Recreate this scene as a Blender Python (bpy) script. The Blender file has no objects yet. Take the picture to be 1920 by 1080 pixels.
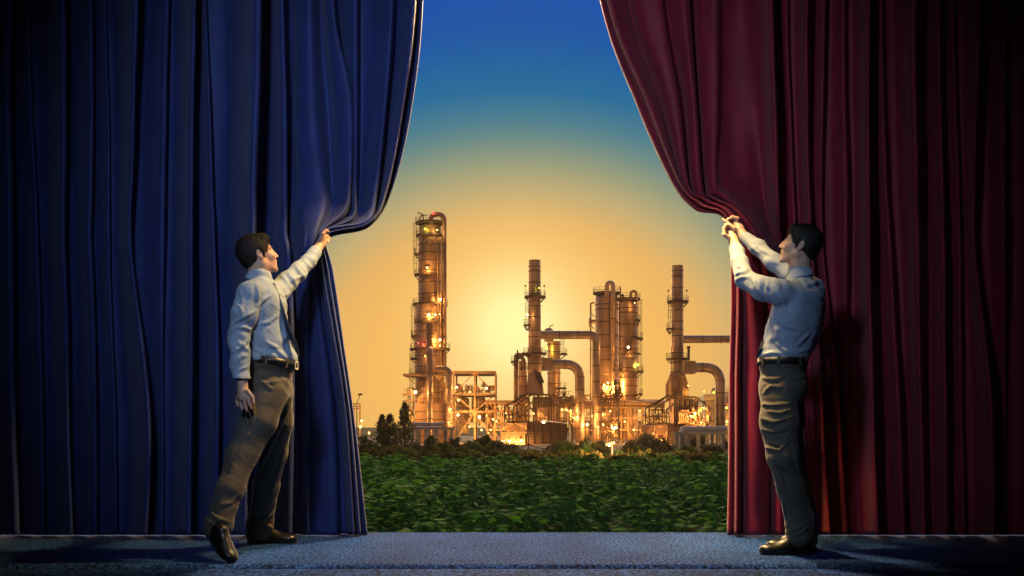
import bpy, math, random
import numpy as np
from mathutils import Vector, Matrix, noise
R = math.radians
random.seed(7); np.random.seed(7)
S = bpy.context.scene
COL = S.collection
F = 2082.0            # focal length in photograph pixels
EYE = 0.70
# ------------------------------------------------------------------ camera
cam_d = bpy.data.cameras.new('camera'); cam = bpy.data.objects.new('camera', cam_d); COL.objects.link(cam)
cam.location = (0, 0, EYE); cam.rotation_euler = (R(90), 0, 0)
cam_d.sensor_width = 36; cam_d.lens = 36*F/1920; cam_d.shift_y = 260/1920
cam_d.clip_start = .05; cam_d.clip_end = 8000
S.camera = cam
S.view_settings.view_transform = 'Standard'; S.view_settings.look = 'None'
S.view_settings.exposure = 0; S.view_settings.gamma = 1
S.render.resolution_x = 1920; S.render.resolution_y = 1080
def P(px, py, d): return Vector(((px-960)/F*d, d, EYE+(800-py)/F*d))
def direction(px, py): return Vector(((px-960)/F, 1, (800-py)/F)).normalized()
# ------------------------------------------------------------------ sky
W = bpy.data.worlds.new('World'); S.world = W; W.use_nodes = True
nt = W.node_tree; nt.nodes.clear()
tc = nt.nodes.new('ShaderNodeTexCoord')
def ang(v, sx=1.0):
    d = nt.nodes.new('ShaderNodeVectorMath'); d.operation = 'DOT_PRODUCT'; d.inputs[1].default_value = v
    nrm = nt.nodes.new('ShaderNodeVectorMath'); nrm.operation = 'NORMALIZE'
    sc_ = nt.nodes.new('ShaderNodeVectorMath'); sc_.operation = 'MULTIPLY'; sc_.inputs[1].default_value = (sx, 1, 1)
    nt.links.new(tc.outputs['Generated'], sc_.inputs[0]); nt.links.new(sc_.outputs[0], nrm.inputs[0]); nt.links.new(nrm.outputs[0], d.inputs[0])
    a = nt.nodes.new('ShaderNodeMath'); a.operation = 'ARCCOSINE'; a.use_clamp = False
    nt.links.new(d.outputs['Value'], a.inputs[0])
    m = nt.nodes.new('ShaderNodeMath'); m.operation = 'MULTIPLY'; m.inputs[1].default_value = 1/math.pi
    nt.links.new(a.outputs[0], m.inputs[0]); return m.outputs[0]
def ramp(fac, stops, tree=None, interp='EASE'):
    t = tree or nt
    r = t.nodes.new('ShaderNodeValToRGB'); r.color_ramp.interpolation = interp
    e = r.color_ramp.elements
    while len(e) < len(stops): e.new(0.5)
    for el, (p, c) in zip(e, stops):
        el.position = p; el.color = (*c, 1) if len(c) == 3 else c
    t.links.new(fac, r.inputs[0]); return r.outputs[0]
sky = ramp(ang(direction(970, 700), .76), [(a/180, c) for a, c in [
    (0, (1.0,.58,.17)), (5.5, (.97,.52,.12)), (7.6, (.87,.48,.13)), (9.3, (.56,.43,.19)), (10.8, (.28,.33,.21)),
    (12.3, (.085,.23,.26)), (14, (.01,.155,.33)), (16.5, (.0,.095,.38)), (20, (.0,.066,.43)), (40, (.0,.045,.32)),
    (62, (.05,.14,.34)), (88, (.16,.25,.36)), (110, (.05,.045,.06)), (140, (.26,.13,.06)), (180, (.50,.23,.09))]], interp='LINEAR')
core = ramp(ang(direction(968, 615)), [(a/180, (v, v, v)) for a, v in [(0, 1), (1.4, .88), (2.5, .54), (3.8, .24), (5.4, .07), (7, 0)]], interp='LINEAR')
mx = nt.nodes.new('ShaderNodeMix'); mx.data_type = 'RGBA'
nt.links.new(core, mx.inputs[0]); nt.links.new(sky, mx.inputs[6]); mx.inputs[7].default_value = (1.25, 1.05, .44, 1)
# the glow runs on along the horizon to both sides of the frame
gn = nt.nodes.new('ShaderNodeVectorMath'); gn.operation = 'NORMALIZE'; nt.links.new(tc.outputs['Generated'], gn.inputs[0])
sp = nt.nodes.new('ShaderNodeSeparateXYZ'); nt.links.new(gn.outputs[0], sp.inputs[0])
ab = nt.nodes.new('ShaderNodeMath'); ab.operation = 'ABSOLUTE'; nt.links.new(sp.outputs[0], ab.inputs[0])
g1 = ramp(ab.outputs[0], [(.21, (0, 0, 0)), (.40, (1, 1, 1))]); g2 = ramp(sp.outputs[1], [(0, (0, 0, 0)), (.2, (1, 1, 1))])
g3 = ramp(sp.outputs[2], [(0, (1, 1, 1)), (.12, (.8, .8, .8)), (.28, (.3, .3, .3)), (.45, (0, 0, 0))], interp='LINEAR')
def mul(a, b):
    m = nt.nodes.new('ShaderNodeMath'); m.operation = 'MULTIPLY'; nt.links.new(a, m.inputs[0]); nt.links.new(b, m.inputs[1]); return m.outputs[0]
mh = nt.nodes.new('ShaderNodeMix'); mh.data_type = 'RGBA'; nt.links.new(mul(mul(g1, g2), g3), mh.inputs[0])
nt.links.new(mx.outputs[2], mh.inputs[6]); mh.inputs[7].default_value = (1.35, .72, .26, 1); mx = mh
bg = nt.nodes.new('ShaderNodeBackground'); bg.inputs[1].default_value = 1.0
nt.links.new(mx.outputs[2], bg.inputs[0])
wo = nt.nodes.new('ShaderNodeOutputWorld'); nt.links.new(bg.outputs[0], wo.inputs[0])
# ------------------------------------------------------------------ sun behind the plant (broad: it shines through haze)
sd = bpy.data.lights.new('sun', 'SUN'); sun = bpy.data.objects.new('sun', sd); COL.objects.link(sun)
sd.energy = 4.0; sd.angle = R(55); sd.color = (1.0, .66, .28)
sun.rotation_euler = (-direction(968, 560)).to_track_quat('-Z', 'Y').to_euler()
# ------------------------------------------------------------------ unseen cool spot, added from the front to light curtains and stage
ld = bpy.data.lights.new('added_front_spot', 'SPOT'); spot = bpy.data.objects.new('added_front_spot', ld); COL.objects.link(spot)
ld.energy = 560; ld.color = (.50, .68, 1.0); ld.spot_size = R(62); ld.spot_blend = 1.0; ld.shadow_soft_size = .25
spot.location = (-1.2, 1.2, 3.9)
spot.rotation_euler = (Vector((-.25, 6.9, 1.95))-spot.location).to_track_quat('-Z', 'Y').to_euler()

# ------------------------------------------------------------------ two unseen warm spots, added above the frame to gild arms and faces
for fx, tx, te, tz, sz in ((.20, -1.02, 620, 1.5, 42), (.66, 1.10, 900, 1.5, 36)):
    fl = bpy.data.lights.new('added_warm_spot', 'SPOT'); fo = bpy.data.objects.new('added_warm_spot', fl); COL.objects.link(fo)
    fl.energy = te; fl.color = (1.0, .62, .20); fl.spot_size = R(sz); fl.spot_blend = 1.0; fl.shadow_soft_size = .12
    fo.location = (fx, 6.25, 3.42); fo.rotation_euler = (Vector((tx, 6.45, tz))-fo.location).to_track_quat('-Z', 'Y').to_euler()
bl = bpy.data.lights.new('added_rim_spot', 'SPOT'); bo_ = bpy.data.objects.new('added_rim_spot', bl); COL.objects.link(bo_)  # unseen spot added behind the opening to put gold rims on the curtains
bl.energy = 1800; bl.color = (1.0, .70, .34); bl.spot_size = R(120); bl.spot_blend = .6; bl.shadow_soft_size = .2
bo_.location = (.1, 8.7, 4.6); bo_.rotation_euler = (Vector((.1, 7.0, 1.9))-bo_.location).to_track_quat('-Z', 'Y').to_euler()
# ================================================================== helpers
def tag(o, label=None, cat=None, group=None, kind=None):
    if label: o['label'] = label
    if cat: o['category'] = cat
    if group: o['group'] = group
    if kind: o['kind'] = kind
    return o
def thing(name, loc, label, cat, group=None):
    o = bpy.data.objects.new(name, None); COL.objects.link(o); o.location = loc; o.empty_display_size = .2
    return tag(o, label, cat, group)
def world_off(o):
    v = Vector((0, 0, 0))
    while o: v += Vector(o.location); o = o.parent
    return v
def link(name, me, parent=None):
    o = bpy.data.objects.new(name, me); COL.objects.link(o)
    if parent:
        o.parent = parent; o.location = -world_off(parent)
    return o
def mesh_from(name, V, Fc, mat, parent=None, smooth=False):
    me = bpy.data.meshes.new(name); me.from_pydata([tuple(v) for v in V], [], Fc); me.update()
    if mat: me.materials.append(mat)
    if smooth: me.polygons.foreach_set('use_smooth', [True]*len(me.polygons))
    return link(name, me, parent)
def mesh_np(name, V, Q, mat, parent=None, smooth=True):
    me = bpy.data.meshes.new(name); n = len(V); m = len(Q); k = Q.shape[1]
    me.vertices.add(n); me.vertices.foreach_set('co', np.ascontiguousarray(V, dtype=np.float32).ravel())
    me.loops.add(m*k); me.loops.foreach_set('vertex_index', np.ascontiguousarray(Q, dtype=np.int32).ravel())
    me.polygons.add(m); me.polygons.foreach_set('loop_start', np.arange(0, m*k, k, dtype=np.int32))
    me.polygons.foreach_set('loop_total', np.full(m, k, dtype=np.int32))
    me.polygons.foreach_set('use_smooth', np.full(m, smooth))
    me.update(calc_edges=True); me.validate()
    if mat: me.materials.append(mat)
    return link(name, me, parent)
class MB:
    def __init__(s): s.V = []; s.F = []; s.sm = []; s.mi = []; s.cur = 0
    def add(s, vs, fs, sm=False):
        n = len(s.V); s.V += [tuple(v) for v in vs]; s.F += [tuple(i+n for i in f) for f in fs]; s.sm += [sm]*len(fs); s.mi += [s.cur]*len(fs)
    def box(s, x0, x1, y0, y1, z0, z1):
        s.add([(x, y, z) for x in (x0, x1) for y in (y0, y1) for z in (z0, z1)],
              [(0,1,3,2),(4,6,7,5),(0,4,5,1),(2,3,7,6),(0,2,6,4),(1,5,7,3)])
    def bar(s, a, b, w, h=None):
        h = h or w; a = Vector(a); b = Vector(b); t = (b-a)
        if t.length < 1e-6: return
        t.normalize(); up = Vector((0,0,1)) if abs(t.z) < .95 else Vector((0,1,0))
        u = t.cross(up).normalized(); v = u.cross(t)
        q = [(-1,-1),(1,-1),(1,1),(-1,1)]
        vs = [a+u*(i*w/2)+v*(j*h/2) for i, j in q]+[b+u*(i*w/2)+v*(j*h/2) for i, j in q]
        s.add(vs, [(3,2,1,0),(4,5,6,7),(0,1,5,4),(1,2,6,5),(2,3,7,6),(3,0,4,7)])
    def lathe(s, c, prof, seg=32, ax=None, caps=True):
        # prof: list of (r, h) along the axis from c
        c = Vector(c); ax = Vector((0,0,1) if ax is None else ax).normalized()
        up = Vector((1,0,0)) if abs(ax.x) < .9 else Vector((0,1,0))
        u = ax.cross(up).normalized(); v = ax.cross(u)
        vs = []; fs = []
        for r, h in prof:
            for k in range(seg):
                a = 2*math.pi*k/seg; vs.append(c+ax*h+(u*math.cos(a)+v*math.sin(a))*r)
        for j in range(len(prof)-1):
            for k in range(seg):
                k2 = (k+1) % seg; fs.append((j*seg+k, j*seg+k2, (j+1)*seg+k2, (j+1)*seg+k))
        s.add(vs, fs, True)
        if caps:
            s.add(vs[:seg], [tuple(range(seg))[::-1]]); s.add(vs[-seg:], [tuple(range(seg))])
    def tube(s, path, r, seg=8, caps=True):
        path = [Vector(p) for p in path]; n = len(path); vs = []; fs = []
        rr = r if isinstance(r, (list, tuple)) else [r]*n
        pu = None
        for i, p in enumerate(path):
            t = (path[min(i+1, n-1)]-path[max(i-1, 0)])
            if t.length < 1e-9: t = Vector((0,0,1))
            t.normalize()
            if pu is None:
                up = Vector((0,1,0)) if abs(t.y) < .9 else Vector((1,0,0)); u = t.cross(up).normalized()
            else:
                u = (pu-t*pu.dot(t)).normalized()
            pu = u; v = t.cross(u)
            for k in range(seg):
                a = 2*math.pi*k/seg; vs.append(p+(u*math.cos(a)+v*math.sin(a))*rr[i])
        for j in range(n-1):
            for k in range(seg):
                k2 = (k+1) % seg; fs.append((j*seg+k, j*seg+k2, (j+1)*seg+k2, (j+1)*seg+k))
        s.add(vs, fs, True)
        if caps: s.add(vs[:seg], [tuple(range(seg))[::-1]]); s.add(vs[-seg:], [tuple(range(seg))])
    def build(s, name, mat, parent=None):
        me = bpy.data.meshes.new(name); me.from_pydata(s.V, [], s.F); me.update()
        me.polygons.foreach_set('use_smooth', s.sm)
        if mat: me.materials.append(mat)
        if any(s.mi): me.materials.append(M['seam']); me.polygons.foreach_set('material_index', s.mi)
        return link(name, me, parent)
def bend(pts, r, n=6):
    """round the corners of a polyline"""
    pts = [Vector(p) for p in pts]; out = [pts[0]]
    for i in range(1, len(pts)-1):
        a, b, c = pts[i-1], pts[i], pts[i+1]
        rr = min(r, (a-b).length*.5, (c-b).length*.5)
        p = b+(a-b).normalized()*rr; q = b+(c-b).normalized()*rr
        for k in range(n+1):
            t = k/n; out.append(p*(1-t)**2+b*2*t*(1-t)+q*t*t)
    out.append(pts[-1]); return out

# ================================================================== materials
def mat(name, col, rough=.6, metal=0, **kw):
    m = bpy.data.materials.new(name); m.use_nodes = True; t = m.node_tree
    b = t.nodes['Principled BSDF']; b.inputs['Base Color'].default_value = (*col, 1)
    b.inputs['Roughness'].default_value = rough; b.inputs['Metallic'].default_value = metal
    if 'spec' in kw: b.inputs['Specular IOR Level'].default_value = kw['spec']
    if 'sheen' in kw: b.inputs['Sheen Weight'].default_value = kw['sheen']; b.inputs['Sheen Roughness'].default_value = kw.get('sheenr', .4)
    if 'coat' in kw: b.inputs['Coat Weight'].default_value = kw['coat']
    if 'sss' in kw:
        b.inputs['Subsurface Weight'].default_value = kw['sss']; b.inputs['Subsurface Radius'].default_value = (.01, .004, .002)
    if 'emit' in kw:
        b.inputs['Emission Color'].default_value = (*kw['emit'], 1); b.inputs['Emission Strength'].default_value = kw.get('es', 1)
    co = t.nodes.new('ShaderNodeTexCoord')
    def nz(scale, detail=4, vec=None, stretch=None):
        n = t.nodes.new('ShaderNodeTexNoise'); n.inputs['Scale'].default_value = scale; n.inputs['Detail'].default_value = detail
        src = co.outputs['Object']
        if stretch:
            mp = t.nodes.new('ShaderNodeMapping'); mp.inputs['Scale'].default_value = stretch
            t.links.new(src, mp.inputs[0]); src = mp.outputs[0]
        t.links.new(src, n.inputs['Vector']); return n.outputs['Fac']
    if 'var' in kw:      # (scale, amount[, stretch])
        sc, am = kw['var'][:2]; st = kw['var'][2] if len(kw['var']) > 2 else None
        lo = tuple(c*(1-am) for c in col); hi = tuple(min(1, c*(1+am)) for c in col)
        if 'alt' in kw: hi = kw['alt']
        o = ramp(nz(sc, 6, stretch=st), [(.32, lo), (.68, hi)], tree=t)
        last = o
        t.links.new(o, b.inputs['Base Color'])
        if 'stripe' in kw:
            scs, ax, dark = kw['stripe']
            w = t.nodes.new('ShaderNodeTexWave'); w.wave_type = 'BANDS'; w.bands_direction = ax; w.inputs['Scale'].default_value = scs
            w.inputs['Distortion'].default_value = .6; w.inputs['Detail Scale'].default_value = .4
            t.links.new(co.outputs['Object'], w.inputs['Vector'])
            f = ramp(w.outputs['Fac'], [(.5, (1, 1, 1)), (.8, (dark,)*3)], tree=t)
            mm = t.nodes.new('ShaderNodeMix'); mm.data_type = 'RGBA'; mm.blend_type = 'MULTIPLY'; mm.inputs[0].default_value = 1
            t.links.new(o, mm.inputs[6]); t.links.new(f, mm.inputs[7]); t.links.new(mm.outputs[2], b.inputs['Base Color'])
    if 'bump' in kw:     # (scale, strength, distance[, stretch])
        sc, st, di = kw['bump'][:3]; sx = kw['bump'][3] if len(kw['bump']) > 3 else None
        bp = t.nodes.new('ShaderNodeBump'); bp.inputs['Strength'].default_value = st; bp.inputs['Distance'].default_value = di
        t.links.new(nz(sc, 3, stretch=sx), bp.inputs['Height']); t.links.new(bp.outputs[0], b.inputs['Normal'])
    if 'trans' in kw:    # leaves: some light passes through
        tr = t.nodes.new('ShaderNodeBsdfTranslucent'); tr.inputs[0].default_value = (*kw['trans'], 1)
        ad = t.nodes.new('ShaderNodeAddShader'); t.links.new(b.outputs[0], ad.inputs[0]); t.links.new(tr.outputs[0], ad.inputs[1])
        t.links.new(ad.outputs[0], t.nodes['Material Output'].inputs[0])
    return m
M = {}
M['blue'] = mat('blue_velvet', (.024,.044,.20), .53, sheen=.10, sheenr=.5, spec=.5, var=(14,.16,(1,1,.25)), bump=(260,.7,.004))
M['red'] = mat('crimson_velvet', (.34,.012,.040), .53, sheen=.10, sheenr=.5, spec=.5, var=(14,.16,(1,1,.25)), bump=(260,.7,.004))
M['wall'] = mat('auditorium_plaster', (.03,.03,.035), .9, var=(3,.2))
def carpet():
    m = mat('stage_carpet', (.10,.18,.42), .95, spec=.1); t = m.node_tree; b = t.nodes['Principled BSDF']
    co = t.nodes.new('ShaderNodeTexCoord')
    mp = t.nodes.new('ShaderNodeMapping'); mp.inputs['Scale'].default_value = (1, .55, 1); t.links.new(co.outputs['Object'], mp.inputs[0])
    n = t.nodes.new('ShaderNodeTexNoise'); n.inputs['Scale'].default_value = 62; n.inputs['Detail'].default_value = 8; n.inputs['Roughness'].default_value = .75
    n2 = t.nodes.new('ShaderNodeTexNoise'); n2.inputs['Scale'].default_value = 4; n2.inputs['Detail'].default_value = 4
    t.links.new(mp.outputs[0], n.inputs['Vector']); t.links.new(mp.outputs[0], n2.inputs['Vector'])
    a = ramp(n.outputs['Fac'], [(.41, (.0005,.003,.014)), (.50, (.014,.05,.20)), (.62, (.055,.19,.70))], tree=t)
    c = ramp(n2.outputs['Fac'], [(.3, (.7,.7,.7)), (.7, (1,1,1))], tree=t)
    mm = t.nodes.new('ShaderNodeMix'); mm.data_type = 'RGBA'; mm.blend_type = 'MULTIPLY'; mm.inputs[0].default_value = 1
    t.links.new(a, mm.inputs[6]); t.links.new(c, mm.inputs[7]); t.links.new(mm.outputs[2], b.inputs['Base Color'])
    bp = t.nodes.new('ShaderNodeBump'); bp.inputs['Strength'].default_value = .8; bp.inputs['Distance'].default_value = .008
    t.links.new(n.outputs['Fac'], bp.inputs['Height']); t.links.new(bp.outputs[0], b.inputs['Normal'])
    return m
M['carpet'] = carpet()
M['skin'] = mat('skin', (.62,.36,.25), .5, sss=.12, var=(30,.08), bump=(160,.15,.002))
M['skin_l'] = mat('skin_light', (.68,.43,.31), .5, sss=.12, var=(30,.08), bump=(160,.15,.002))
M['hair'] = mat('brown_hair', (.012,.006,.004), .75, var=(60,.5,(1,1,.3)), bump=(160,.5,.003,(1,1,.35)))
M['hairb'] = mat('black_hair', (.012,.010,.009), .6, var=(60,.5,(1,1,.3)), bump=(160,.5,.003,(1,1,.35)))
M['shirt'] = mat('striped_shirt_cotton', (.34,.42,.53), .75, sheen=.1, var=(6,.07), stripe=(62,'Z',.84), bump=(300,.2,.002))
M['shirt_s'] = mat('striped_shirt_cotton_upright', (.34,.42,.53), .75, sheen=.1, var=(6,.07), stripe=(62,'X',.84), bump=(300,.2,.002))
M['trouser'] = mat('grey_brown_wool', (.105,.085,.062), .8, sheen=.15, var=(9,.12), bump=(260,.3,.002))
M['trouser2'] = mat('grey_green_wool', (.12,.105,.078), .8, sheen=.15, var=(9,.12), bump=(260,.3,.002))
M['leather'] = mat('black_leather', (.010,.009,.009), .36, coat=.15, bump=(60,.15,.003))
M['belt'] = mat('belt_leather', (.02,.016,.014), .4, bump=(90,.2,.002))
M['buckle'] = mat('buckle_metal', (.6,.55,.45), .3, 1)
M['tie'] = mat('dark_silk', (.03,.04,.06), .4, var=(40,.3))
M['eye'] = mat('eye_white', (.35,.32,.30), .15)
M['iris'] = mat('eye_iris', (.05,.03,.02), .15)
M['brow'] = mat('eyebrow_hair', (.03,.018,.012), .7)
M['lip'] = mat('lip_skin', (.50,.22,.17), .45)
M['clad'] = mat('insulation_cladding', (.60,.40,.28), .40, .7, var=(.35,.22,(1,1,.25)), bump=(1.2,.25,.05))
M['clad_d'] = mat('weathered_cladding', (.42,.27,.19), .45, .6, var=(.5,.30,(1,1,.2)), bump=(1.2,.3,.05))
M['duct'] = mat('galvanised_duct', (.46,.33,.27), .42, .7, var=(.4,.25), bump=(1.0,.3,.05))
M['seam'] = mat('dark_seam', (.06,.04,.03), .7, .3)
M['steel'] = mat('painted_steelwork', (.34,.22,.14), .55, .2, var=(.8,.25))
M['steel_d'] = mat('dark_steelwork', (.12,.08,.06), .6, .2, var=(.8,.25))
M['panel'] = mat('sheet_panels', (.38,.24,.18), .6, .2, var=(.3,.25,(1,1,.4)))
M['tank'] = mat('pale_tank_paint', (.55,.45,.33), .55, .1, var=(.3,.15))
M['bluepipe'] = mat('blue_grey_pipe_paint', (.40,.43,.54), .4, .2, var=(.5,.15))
M['conc'] = mat('grey_concrete_post', (.52,.50,.50), .7, var=(1.5,.2))
M['soil'] = mat('field_soil', (.030,.028,.012), .95, spec=.05, var=(.4,.35), alt=(.035,.055,.012))
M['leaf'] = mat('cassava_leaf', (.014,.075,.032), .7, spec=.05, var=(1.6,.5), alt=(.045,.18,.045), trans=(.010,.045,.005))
M['leaf_top'] = mat('toplit_young_leaf', (.07,.24,.03), .7, spec=.06, var=(2.0,.5), alt=(.19,.50,.06), trans=(.05,.15,.012))  # young growth, brightened so light on the plant tops sits in the colour
M['leaf_t'] = mat('tree_leaf', (.045,.06,.02), .6, var=(.8,.4), trans=(.05,.04,.01))
M['leaf_h'] = mat('hedge_leaf', (.045,.085,.025), .7, spec=.1, var=(.5,.4), trans=(.06,.045,.012))
M['bark'] = mat('bark', (.08,.055,.035), .9, var=(3,.3))
M['glow'] = mat('sodium_bulb', (1,.7,.3), .5, emit=(1,.58,.17), es=3.2)
M['glow_w'] = mat('white_hot_bulb', (1,.8,.5), .5, emit=(1,.70,.30), es=7)
M['glow_r'] = mat('red_beacon', (1,.1,.1), .5, emit=(1,.08,.06), es=6)
M['glow_y'] = mat('green_yellow_bulb', (1,1,.1), .5, emit=(.8,.8,.05), es=8)
# ================================================================== the stage and the room round the camera
YB = 7.36
def struct(o): return tag(o, kind='structure')
def stage():
    m = MB()
    # stage slab with a rounded front nosing above a slightly lower front strip
    prof = [(YB, -.35), (YB, -.012), (YB-.012, 0), (5.67, 0), (5.645, -.004), (5.625, -.014), (5.61, -.03), (5.60, -.032)]
    x0, x1 = -4.75, 4.75
    vs = [(x0, y, z) for y, z in prof]+[(x1, y, z) for y, z in prof]; n = len(prof)
    m.add(vs, [(i, i+1, n+i+1, n+i) for i in range(n-1)])
    # ground to front strip
    prof = [(5.60, -.032), (5.585, -.020), (5.56, -.012), (5.50, -.010), (-4.0, -.010)]
    vs = [(x0, y, z) for y, z in prof]+[(x1, y, z) for y, z in prof]; n = len(prof)
    m.add(vs, [(i, i+1, n+i+1, n+i) for i in range(n-1)])
    struct(m.build('stage_floor', M['carpet']))
    b = MB(); b.box(-4.75, 4.75, -4, YB-.02, -3.2, -.36); struct(b.build('stage_base', M['wall']))
    r = MB(); r.box(-4.95, -4.76, -4.2, YB, -3.2, 5.0); r.box(4.76, 4.95, -4.2, YB, -3.2, 5.0)
    r.box(-4.95, 4.95, -4.2, -4.01, -3.2, 5.0); struct(r.build('auditorium_walls', M['wall']))
    c = MB(); c.box(-4.95, 4.95, -4.2, YB+.7, 5.01, 5.2); struct(c.build('auditorium_ceiling', M['wall']))
stage()

# ================================================================== curtains
def cr(p0, p1, p2, p3, t):
    return .5*((2*p1)+(-p0+p2)*t+(2*p0-5*p1+4*p2-p3)*t*t+(-p0+3*p1-3*p2+p3)*t*t*t)
def resample(A, n_each):
    """Catmull-Rom along axis 0 of A (n, ..., 3)"""
    n = len(A); out = []
    E = np.concatenate([A[:1]*2-A[1:2], A, A[-1:]*2-A[-2:-1]])
    for i in range(n-1):
        k = n_each[i] if isinstance(n_each, list) else n_each
        for j in range(k): out.append(cr(E[i], E[i+1], E[i+2], E[i+3], j/k))
    out.append(A[-1]); return np.array(out)
PY = [-370, 0, 200, 350, 402, 440, 500, 750, 1003]     # knot heights in the photograph
def L(xs, dep, pys=None): return dict(x=list(xs), d=dep if isinstance(dep, list) else [dep]*9, py=list(pys or PY))
def lerpL(a, b, t, dd=0.0, dx=0.0):
    f = lambda k: [u*(1-t)+v*t for u, v in zip(a[k], b[k])]
    r = dict(x=[v+dx for v in f('x')], d=[v+dd for v in f('d')], py=f('py')); return r
def folds(noses, base=7.12, amp=.24, valley0=None):
    """noses: list of (x-list, amplitude, slope) lines; each fold climbs gently from the valley left of it and tucks back behind its nose"""
    out = []; prev = valley0
    for n, a in noses:
        N = n
        w = [max(8, nx-px) for nx, px in zip(N['x'], prev['x'])]
        bd = N['d']
        mk = lambda fx, fd: dict(x=[p+ww*fx for p, ww in zip(prev['x'], w)], d=[b-a*amp*fd*min(1.25, ww/55) for b, ww in zip(bd, w)], py=[p*(1-fx)+q*fx for p, q in zip(prev['py'], N['py'])])
        out += [mk(.36, .04), mk(.62, .40), mk(.85, .95), mk(.985, .92), mk(.975, .40)]
        v = mk(.95, 0.0); out.append(v)
        prev = dict(x=v['x'], d=bd, py=v['py'])
    return out
def make_curtain(name, lines, mat_, label, hem_px, wob_seed):
    G = np.zeros((len(lines), 9, 3))
    for i, l in enumerate(lines):
        for j in range(9): G[i, j] = P(l['x'][j], l['py'][j], l['d'][j])
    rows = [22, 20, 18, 14, 14, 14, 28, 28]
    A = resample(np.transpose(G, (1, 0, 2)), rows)          # rows, lines, 3
    A = resample(np.transpose(A, (1, 0, 2)), 5)             # cols, rows, 3
    A = np.transpose(A, (1, 0, 2)); nr, nc = A.shape[:2]
    # slow waviness of the cloth
    for i in range(nr):
        for j in range(nc):
            p = A[i, j]; k = noise.noise(Vector((p[0]*3+wob_seed, p[2]*.8, 0)))*.035+noise.noise(Vector((p[0]*9, p[2]*2.2+wob_seed, 3)))*.010
            A[i, j, 1] += k; A[i, j, 0] += noise.noise(Vector((p[0]*4, p[2]*1.1, wob_seed+9)))*.010*min(1, max(0, (abs(p[0])-1.0)))
    A[:, :, 2] = np.maximum(A[:, :, 2], .004)
    V = A.reshape(-1, 3); idx = np.arange(nr*nc).reshape(nr, nc)
    Q = np.stack([idx[:-1, :-1], idx[1:, :-1], idx[1:, 1:], idx[:-1, 1:]], -1).reshape(-1, 4)
    o = mesh_np(name, V, Q, mat_)
    s = o.modifiers.new('thickness', 'SOLIDIFY'); s.thickness = .005; s.offset = 0
    tag(o, label, 'curtain', 'stage curtains drawn apart')
    return o, A
def X9(t, a, b, c, d_, e, f_, g, h): return [t, a, b, c, d_, e, f_, g, h]
B = 7.14
# ---- blue curtain (left)
left = [L([-420]*9, 7.2), L([-400]*9, 7.15)]
ns = [(L([-330]*9, B), 1), (L([-250]*9, B), .8), (L([-160]*9, B), 1), (L([-80]*9, B), 1),
      (L([22,22,22,23,23,24,24,28,36], B), 1.0), (L([60,58,60,68,70,72,74,80,84], B), .55), (L([122,122,124,125,125,126,126,130,136], B), 1.0),
      (L([172,172,173,175,175,175,177,180,182], B), .7), (L([196,198,202,206,207,208,209,215,220], B), .6),
      (L([264,260,253,248,246,247,251,281,276], B), 1.15), (L([318,316,314,311,310,309,308,306,304], B), .5), (L([374,370,363,362,362,362,362,361,360], B), 1.25),
      (L([385,389,394,399,402,403,405,412,410], B), .8), (L([496,491,487,482,481,480,478,468,462], [B,B,B,B,B,7.12,7.1,7.1,7.12]), 1.5),
      (L([531,532,537,539,540,540,548,552,548], [B,B,B,B,B,7.10,7.08,7.08,7.1]), .9)]
left += folds(ns, valley0=left[-1])
PD = [7.16, 7.12, 7.06, 6.96, 6.86, 6.76, 6.82, 6.98, 7.10]
def PL(xs, pys, dd=0.0, lo=None):
    lo = dd if lo is None else lo; w = [0, 0, 0, 0, 0, .2, .6, 1, 1]
    return dict(x=list(xs), py=list(pys), d=[d+(dd*(1-k)+lo*k)*q for d, k, q in zip(PD, w, [1, 1, 1, .9, .6, .35, .5, 1, 1])])
def pulled(specs):
    """specs: (xs, pys, depth offset) lines running through the hand"""
    return [PL(*s) for s in specs]
pA = (-370, 0, 200, 350, 400, 446, 520, 750, 1003)
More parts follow.
